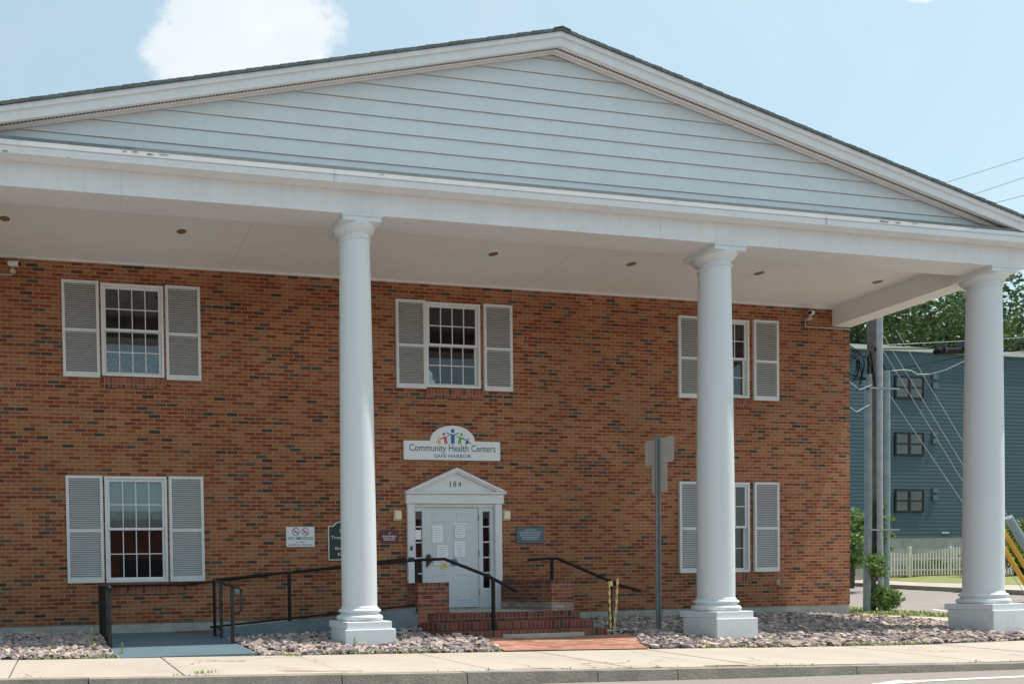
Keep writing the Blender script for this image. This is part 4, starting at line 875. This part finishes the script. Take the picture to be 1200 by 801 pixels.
# peeled paint on the cornice, and utility survey paint on the pavement
def blotch(q, xc, zc, w_, h_, y):
    n = 11; q.face([(xc+w_*math.cos(6.283*k/n)*random.uniform(.5, 1), y, zc+h_*math.sin(6.283*k/n)*random.uniform(.5, 1)) for k in range(n)])
for xc, zc, w_, h_ in ((.98, 6.345, .05, .012), (1.12, 6.35, .07, .012), (1.32, 6.335, .06, .018), (1.5, 6.345, .09, .012), (-.55, 6.215, .06, .014), (.25, 6.205, .03, .008), (13.35, 6.335, .13, .022), (13.62, 6.335, .08, .020), (13.95, 6.35, .10, .008), (15.2, 6.35, .05, .008), (4.6, 6.35, .06, .007), (9.4, 6.35, .05, .006)):
    q = MB(); blotch(q, xc, zc, w_, h_, -3.0195 if zc > 6.3 else -3.0115); q.build('peeled_patch', 'bare', B)
for pts_, mt in (([(2.35, -5.20), (3.25, -5.22), (3.25, -5.19), (2.35, -5.17)], 'orangepaint'), ([(2.3, -5.1), (2.75, -5.12), (2.75, -5.09), (2.3, -5.075)], 'orangepaint'), ([(7.5, -5.32), (8.1, -5.33), (8.1, -5.26), (7.5, -5.27)], 'redpaint'), ([(5.0, -5.28), (5.5, -5.29), (5.5, -5.24), (5.0, -5.25)], 'redpaint')):
    q = MB(); q.face([(x, y, zwalk(x, y)+.009) for x, y in pts_]); struct(q, 'survey_paint_mark', mt)
# ------------------------------------------------------------------ utility pole
PX, PY = 24.30, 5.1; gz = -.52
up = thing('utility_pole', 'weathered wooden utility pole with three grey conduits strapped to it', 'utility pole', (PX, PY, gz))
MB().tube([(PX+.05, PY+.12, gz), (PX+.12, PY+.12, 6), (PX+.20, PY+.12, 12.4)], [.14, .125, .10], 16).build('pole', 'pole', up, smooth=True)
MB().tube([(PX-.40, PY-.12, gz), (PX-.34, PY-.12, 3), (PX-.32, PY-.1, 6.62)], .088, 14).build('conduit', 'pvc', up, smooth=True)
MB().tube([(PX-.02, PY-.22, gz), (PX-.06, PY-.22, 3.5), (PX-.02, PY-.2, 10.4)], .068, 14).build('conduit', 'lightpvc', up, smooth=True)
MB().tube([(PX+.27, PY-.12, gz), (PX+.31, PY-.12, 3), (PX+.33, PY-.1, 6.75)], .098, 14).build('conduit', 'pvc', up, smooth=True)
MB().tube([(PX+.45, PY-.05, 1), (PX+.48, PY-.05, 3), (PX+.50, PY-.03, 6.6)], .045, 10).build('conduit', 'pvc', up, smooth=True)
for z in (1.95, 6.15): q = MB().box(PX-.50, PX+.58, PY-.30, PY-.285, z, z+.05); q.build('strap', 'steel', up)
q = MB()
for k in range(7):
    r = random.uniform(.35, .6); cx, cz = PX-.85+random.uniform(-.15, .2), 6.8+random.uniform(-.2, .25); P_ = []
    for j in range(15): th = -1.0+4.6*j/14; P_.append((cx+r*math.cos(th)*.8, PY-.15+random.uniform(-.01, .01)+k*.03, cz+r*math.sin(th)))
    P_.append((PX-.32, PY-.1, 6.5)) if k % 2 else None; q.tube(P_, .013, 6)
q.tube([(PX-.05, PY-.1, 6.2), (PX-.3, PY-.15, 7.3), (PX-1.2, PY-.3, 6.9), (PX-2.4, PY-.4, 6.3)], .02, 6); q.tube([(PX-.32, PY-.1, 6.6), (PX-.3, PY-.1, 7.2), (PX+.05, PY, 7.5), (PX+.3, PY, 7.1), (PX+.35, PY-.1, 6.75)], .022, 6)
q.build('cable_loop', 'cable', up)
q = MB(); q.tube([(PX-.4, PY-.2, 5.7), (PX-1.0, PY-.3, 5.45), (PX-1.5, PY-.3, 5.7)], .012, 6); q.tube([(PX-.3, PY-.2, 6.3), (PX-.9, PY-.3, 6.1), (PX-1.3, PY-.3, 6.35)], .012, 6); q.build('pale_cable_end', 'wcable', up)
def wire(pts, r, mat, lab, cat='wire', sag=0., group=None, nm='overhead_wire'):
    if len(pts) == 2 and sag:
        a, b = Vector(pts[0]), Vector(pts[1]); pts = [a.lerp(b, k/20)-Vector((0, 0, sag*4*(k/20)*(1-k/20))) for k in range(21)]
    o = MB().tube(pts, r, 6).build(nm, mat); o['label'] = lab; o['category'] = cat
    if group: o['group'] = group
    return o
for i, (z1, z2, lab) in enumerate(((10.45, 12.08, 'highest of the three overhead wires rising right above the gable end'), (10.05, 11.55, 'middle one of the three overhead wires above the gable end'), (9.75, 11.05, 'lowest of the three overhead wires above the gable end'))):
    s_ = [(.2980, .3302), (.2504, .3041), (.2180, .3285)][i]
    ax, az, bx, bz = ((23.824, 11.178, 26.562, 12.083), (24.763, 10.934, 26.565, 11.546), (25.509, 10.761, 26.567, 11.054))[i]
    f = lambda t_: (ax+(bx-ax)*t_, 3., az+(bz-az)*t_)
    t0 = (22.6-ax)/(bx-ax)
    wire([f(t0), f(0), f(1), f(1+12/(bx-ax))], .011, 'wire', lab, group='overhead wires above the gable end')
wire([(24.86, 5, 6.776), (25.34, 5, 6.819), (25.6, 5, 6.80), (25.825, 5, 6.70), (26.3, 5, 6.72), (26.9, 5, 6.87), (27.63, 5, 7.17), (29.5, 5, 7.5), (36, 5, 8.2)], .016, 'wcable', 'slack pale cable curving right from the utility pole', 'cable', nm='pale_cable')
wire([(24.5, 5.1, 7.55), (27.6, 5, 7.78), (40, 5, 8.9)], .010, 'wcable', 'upper pale comms cable running right from the pole over the splice case', 'cable', nm='comms_cable')
wire([(24.5, 5.1, 7.45), (26.4, 5, 7.50), (28.4, 5, 7.6), (40, 5, 8.5)], .018, 'cable', 'black comms cable carrying the splice case', 'cable', nm='comms_cable')
wire([(24.6, 5.1, 6.75), (26, 5, 7.0), (27.6, 5, 7.3), (40, 5, 9)], .012, 'cable', 'thin black cable just above the slack pale cable', 'cable', nm='comms_cable')
t = thing('splice_case', 'black cable splice case hanging from the wires left of the right column', 'splice case', (27.2, 5, 7.4))
MB().tube([(26.5, 5, 7.40), (26.55, 5, 7.42), (27.8, 5, 7.50), (27.9, 5, 7.5)], [.04, .095, .095, .04], 12).build('case', 'cable', t, smooth=True); q = MB(); [q.box(x, x+.04, 4.88, 5.12, z, z+.3) for x, z in ((26.75, 7.38), (27.5, 7.43))]; q.build('clamp', 'darkmetal', t)
# guys
G1a, G1s = (24.5, 7.75), (27.575, 3.49)
def guy(x0, z0, x1, z1, lab):
    s = (z1-z0)/(x1-x0); xg = x0+( -.45-z0)/s; wire([(x0, 5, z0), (xg, 5, -.45)], .008, 'wcable', lab, 'guy wire', group='guy wires of the utility pole', nm='guy_wire'); return lambda x: (x, 5, z0+s*(x-x0))
g1 = guy(24.45, 7.93, 29.276, 1.848-.0, 'guy wire from the pole ending in the upper yellow guard')
g2_ = guy(24.55, 7.35, 29.278, 1.313, 'guy wire from the pole ending in the lower yellow guard')
g3 = guy(25.02, 8.0, 29.446, 2.303, 'uppermost guy wire from the pole ending in the grey guard')
g4 = guy(24.6, 6.25, 29.0, 1.2, 'lowest guy wire leaving the pole below the others')
for f_, a, b, mat, lab in ((g1, 29.1, 31.0, 'yellow', 'yellow guy wire guard right of the right column, upper one'), (g2_, 29.15, 30.9, 'yellow', 'yellow guy wire guard right of the right column, lower one'), (g3, 29.4, 31.0, 'guyb', 'thick blue grey guy wire guard beside the yellow ones')):
    pa, pb = f_(a), f_(b); r_ = .055 if mat == 'yellow' else .10
    o = MB().tube([pa, Vector(pa).lerp(Vector(pb), .5), pb], r_, 12).build('guy_guard', mat, smooth=True); o['label'] = lab; o['category'] = 'guy guard'; o['group'] = 'guy wire guards'

# ------------------------------------------------------------------ foliage
def leaf_cloud(centers, n, ls, spread):
    C_ = np.array(centers); idx = RNG.integers(0, len(C_), n); P = C_[idx, :3]+np.clip(RNG.normal(0, 1, (n, 3)), -1.7, 1.7)*C_[idx, 3:4]*np.array([spread, spread, spread*.75])
    a = RNG.normal(0, 1, (n, 3)); a /= np.linalg.norm(a, axis=1)[:, None]; b = np.cross(a, RNG.normal(0, 1, (n, 3))); b /= np.linalg.norm(b, axis=1)[:, None]
    s = (ls*RNG.uniform(.6, 1.4, n))[:, None]
    V = np.stack([P-a*s, P-b*s*.5, P+a*s, P+b*s*.5], 1).reshape(-1, 3); return V, np.arange(4*n).reshape(-1, 4)
def foliage_obj(name, mat, V, F, parent=None):
    off = wl(parent); me = bpy.data.meshes.new(name); me.from_pydata((V-np.array(off)).tolist(), [], F.tolist()); me.materials.append(M[mat]); o = bpy.data.objects.new(name, me); COL.objects.link(o)
    if parent: o.parent = parent
    return o
def tree(x, y, z0, h, R_, lab, nl=16000, ls=.26, mat='leaf', seed=1):
    rr = random.Random(seed); t = thing('broadleaf_tree', lab, 'tree', (x, y, z0), 'trees behind the blue building'); q = MB(); cents = []
    q.tube([(x, y, z0), (x+.2, y, z0+h*.3), (x-.1, y+.2, z0+h*.55), (x, y, z0+h*.9)], [h*.02, h*.016, h*.011, .05], 12)
    for k in range(16):
        th = rr.uniform(0, 6.28); zz = z0+h*rr.uniform(.28, .75); s0 = Vector((x, y, zz)); e = s0+Vector((math.cos(th)*R_*rr.uniform(.6, 1), math.sin(th)*R_*rr.uniform(.6, 1), h*rr.uniform(.08, .28)))
        q.tube([s0, s0.lerp(e, .5)+Vector((0, 0, -.4)), e], [h*.008, h*.005, .03], 7)
        for j in range(9):
            p = s0.lerp(e, rr.uniform(.35, 1.08)); cents.append((p.x+rr.uniform(-1, 1), p.y+rr.uniform(-1, 1), p.z+rr.uniform(-.8, 1.2), rr.uniform(.5, 1.25)))
    for j in range(20): cents.append((x+rr.uniform(-.5, .5)*R_, y+rr.uniform(-.5, .5)*R_, z0+h*rr.uniform(.75, 1.0), rr.uniform(.7, 1.3)))
    q.build('trunk', 'bark', t, smooth=True); V, F = leaf_cloud(cents, nl, ls, .85); foliage_obj('crown', mat, V, F, t)
tree(51.5, 27, .7, 19.5, 8.0, 'tall broadleaf tree behind the blue building, seen under the porch beam', seed=3, nl=20000, ls=.17)
tree(64, 29, .7, 19.5, 8, 'broadleaf tree rising just right of the right column', seed=5, nl=24000, ls=.17)
tree(75, 33, .7, 23.5, 7, 'broadleaf tree furthest right behind the blue building', seed=8, nl=16000, ls=.17)
def bush(nm, x, y, z, rx, ry, rz, n, ls, mat, lab, cat, stems=4):
    t = thing(nm, lab, cat, (x, y, z)); q = MB(); cents = []
    for k in range(stems): q.tube([(x+random.uniform(-.2, .2)*rx, y, z), (x+random.uniform(-.5, .5)*rx, y+random.uniform(-.3, .3)*ry, z+rz*.9)], [.05*rz/2, .015], 6)
    for k in range(40):
        v = Vector((random.gauss(0, 1), random.gauss(0, 1), random.gauss(0, 1))).normalized()*random.uniform(.4, .95); cents.append((x+v.x*rx, y+v.y*ry, z+rz*(.55+v.z*.5), .22*min(rx, rz)))
    q.build('stem', 'bark', t); V, F = leaf_cloud(cents, n, ls, .7); foliage_obj('foliage', mat, V, F, t)
bush('garden_shrub', 34.2, 13.2, T(34.2)+.1, 1.15, 1.0, 3.5, 5200, .075, 'leaf2', 'bright green shrub at the building corner behind the utility pole', 'shrub')
bush('hedge', 42.8, 12.6, T(42)+.1, 2.2, 1.2, 2.3, 7000, .075, 'hedge', 'yellow green hedge at the right picture edge behind the guy guards', 'hedge')
bush('climbing_plant', PX+.08, PY-.28, gz, .42, .22, .8, 1100, .055, 'leaf2', 'green climber around the foot of the utility pole', 'climbing plant')
bush('climbing_plant', PX+.58, PY+.1, .8, .28, .2, 2.0, 800, .055, 'leaf2', 'climber leaves standing out right of the pole at head height', 'climbing plant', 1)
bush('climbing_plant', PX-.30, PY-.30, .45, .42, .15, .8, 520, .055, 'leaf2', 'climber leaves hanging left of the pole conduits', 'climbing plant', 1)
bush('climbing_plant', PX+.1, PY-.14, .6, .14, .12, 2.6, 900, .05, 'leaf2', 'climber growing up the wooden pole between the conduits', 'climbing plant', 1)
# ------------------------------------------------------------------ picket fence and blue building
fn = thing('picket_fence', 'weathered white picket fence with a curved top before the blue building', 'fence', (43, 16, .6))
q = MB(); x = 40.4; k = 0
while x < 50:
    zt3 = interp(x, [(40.4, 1.72), (41.7, 1.62), (42.3, 1.66), (43.4, 1.86), (44.6, 1.97), (46, 1.9), (48, 1.65), (50, 1.9)]); q.prismz([(x, 15.99), (x+.08, 15.99), (x+.08, 16.01), (x, 16.01)], .63, zt3); q.add([(x, 15.99, zt3), (x+.08, 15.99, zt3), (x+.04, 15.99, zt3+.06), (x, 16.01, zt3), (x+.08, 16.01, zt3), (x+.04, 16.01, zt3+.06)], [(0, 1, 2), (5, 4, 3), (0, 3, 5, 2), (1, 2, 5, 4)]); x += .185; k += 1
q.build('pickets', 'fence', fn)
q = MB(); q.box(40.4, 50, 16.011, 16.05, .85, .93); q.box(40.4, 50, 16.011, 16.05, 1.40, 1.48); q.build('rail', 'fence', fn)
bush('hedge', 46, 16.6, .7, 6.0, .25, .75, 9000, .07, 'leaf', 'low dark green planting behind the picket fence', 'hedge')
for x in (41.66, 44.2, 46.8, 49.4): MB().prismz([(x-.07, 16.02), (x+.07, 16.02), (x+.07, 16.14), (x-.07, 16.14)], .5, 2.05).build('post', 'fence', fn, bevel=.02)
bb = thing('blue_building', 'three storey blue clapboard apartment building with dark windows across the side street', 'building', (48, 18, .6))
YF = 17.0; kx_ = (YF+12.53)/(16+12.53)
def bx(v): return v*kx_
def bz(v): return .566+(v-.566)*kx_
X0, X1, ZF, ZR_ = 33.0*kx_, 66.0*kx_, bz(2.5), bz(11.62)
q = MB(); z = ZF; hh = .19
while z < ZR_-.02:
    z1 = min(z+hh, ZR_); q.face([(X0, YF-.012, z), (X1, YF-.012, z), (X1, YF, z1), (X0, YF, z1)]); q.face([(X0, YF-.012, z), (X0, YF, z), (X1, YF, z), (X1, YF-.012, z)]); z = z1
q.box(X0, X1, YF+.001, YF+12, ZF, ZR_); q.build('wall', 'bluewall', bb)
MB().box(X0+.05, X1-.05, YF+.03, YF+11.9, -.3, ZF-.001).build('foundation', 'found', bb)
MB().box(X0-.1, X1+.1, YF-.12, YF+12.1, ZR_+.001, ZR_+.22).build('roof_trim', 'bluetrim', bb)
for dx in (0, 10.5, 18):
    for (za, zb) in ((9.311, 10.428), (6.527, 7.673), (3.736, 4.867)):
        a, b, c, d = bx(40.60+dx), bx(42.37+dx), bz(za), bz(zb); q = MB(); f = .09
        for (u0, u1, v0, v1) in ((a, a+f, c, d), (b-f, b, c, d), (a+f, b-f, d-f, d), (a+f, b-f, c, c+f), ((a+b)/2-.07, (a+b)/2+.07, c+f, d-f), (a+f, (a+b)/2-.07, (c+d)/2-.04, (c+d)/2+.04), ((a+b)/2+.07, b-f, (c+d)/2-.04, (c+d)/2+.04)): q.box(u0, u1, YF-.07, YF-.021, v0, v1)
        w_ = q.build('window', 'bluedark', bb); MB().box(a+.01, b-.01, YF-.045, YF-.0405, c+.01, d-.01).build('pane', 'bluglass', w_)
    for (za, zb) in ((9.845, 10.676), (7.135, 7.805), (4.332, 5.01)):
        a, c, d = bx(42.90+dx), bz(za), bz(zb)
        for k in (0, 1): zc = c+(d-c)*k*.55; MB().box(a, a+.32, YF-.09, YF-.021, zc, zc+(d-c)*.38).build('vent', 'vent', bb)
MB().box(bx(43.5), bx(43.95), YF-.06, YF-.021, bz(2.68), bz(2.76)).build('wall_light', 'bluetrim', bb)
# brick building on the opposite side of the main street (seen in the window reflections)
ob = thing('shop_building', 'low red brick building across the street, mirrored in the lower left window', 'building', (4, -34, -.5))
MB().box(-30, 40, -46, -34, -.5, 5.2).build('wall', 'far_brick', ob); MB().box(-30.3, 40.3, -46.3, -33.7, 5.201, 5.7).build('parapet', 'bluetrim', ob)
for x in (-12, -4, 4, 12, 20): MB().box(x, x+3, -33.98, -33.9, .7, 2.6).build('window', 'bluglass', ob)

for o in list(bpy.data.objects):
    if o.name.startswith('joint_fill'): pass
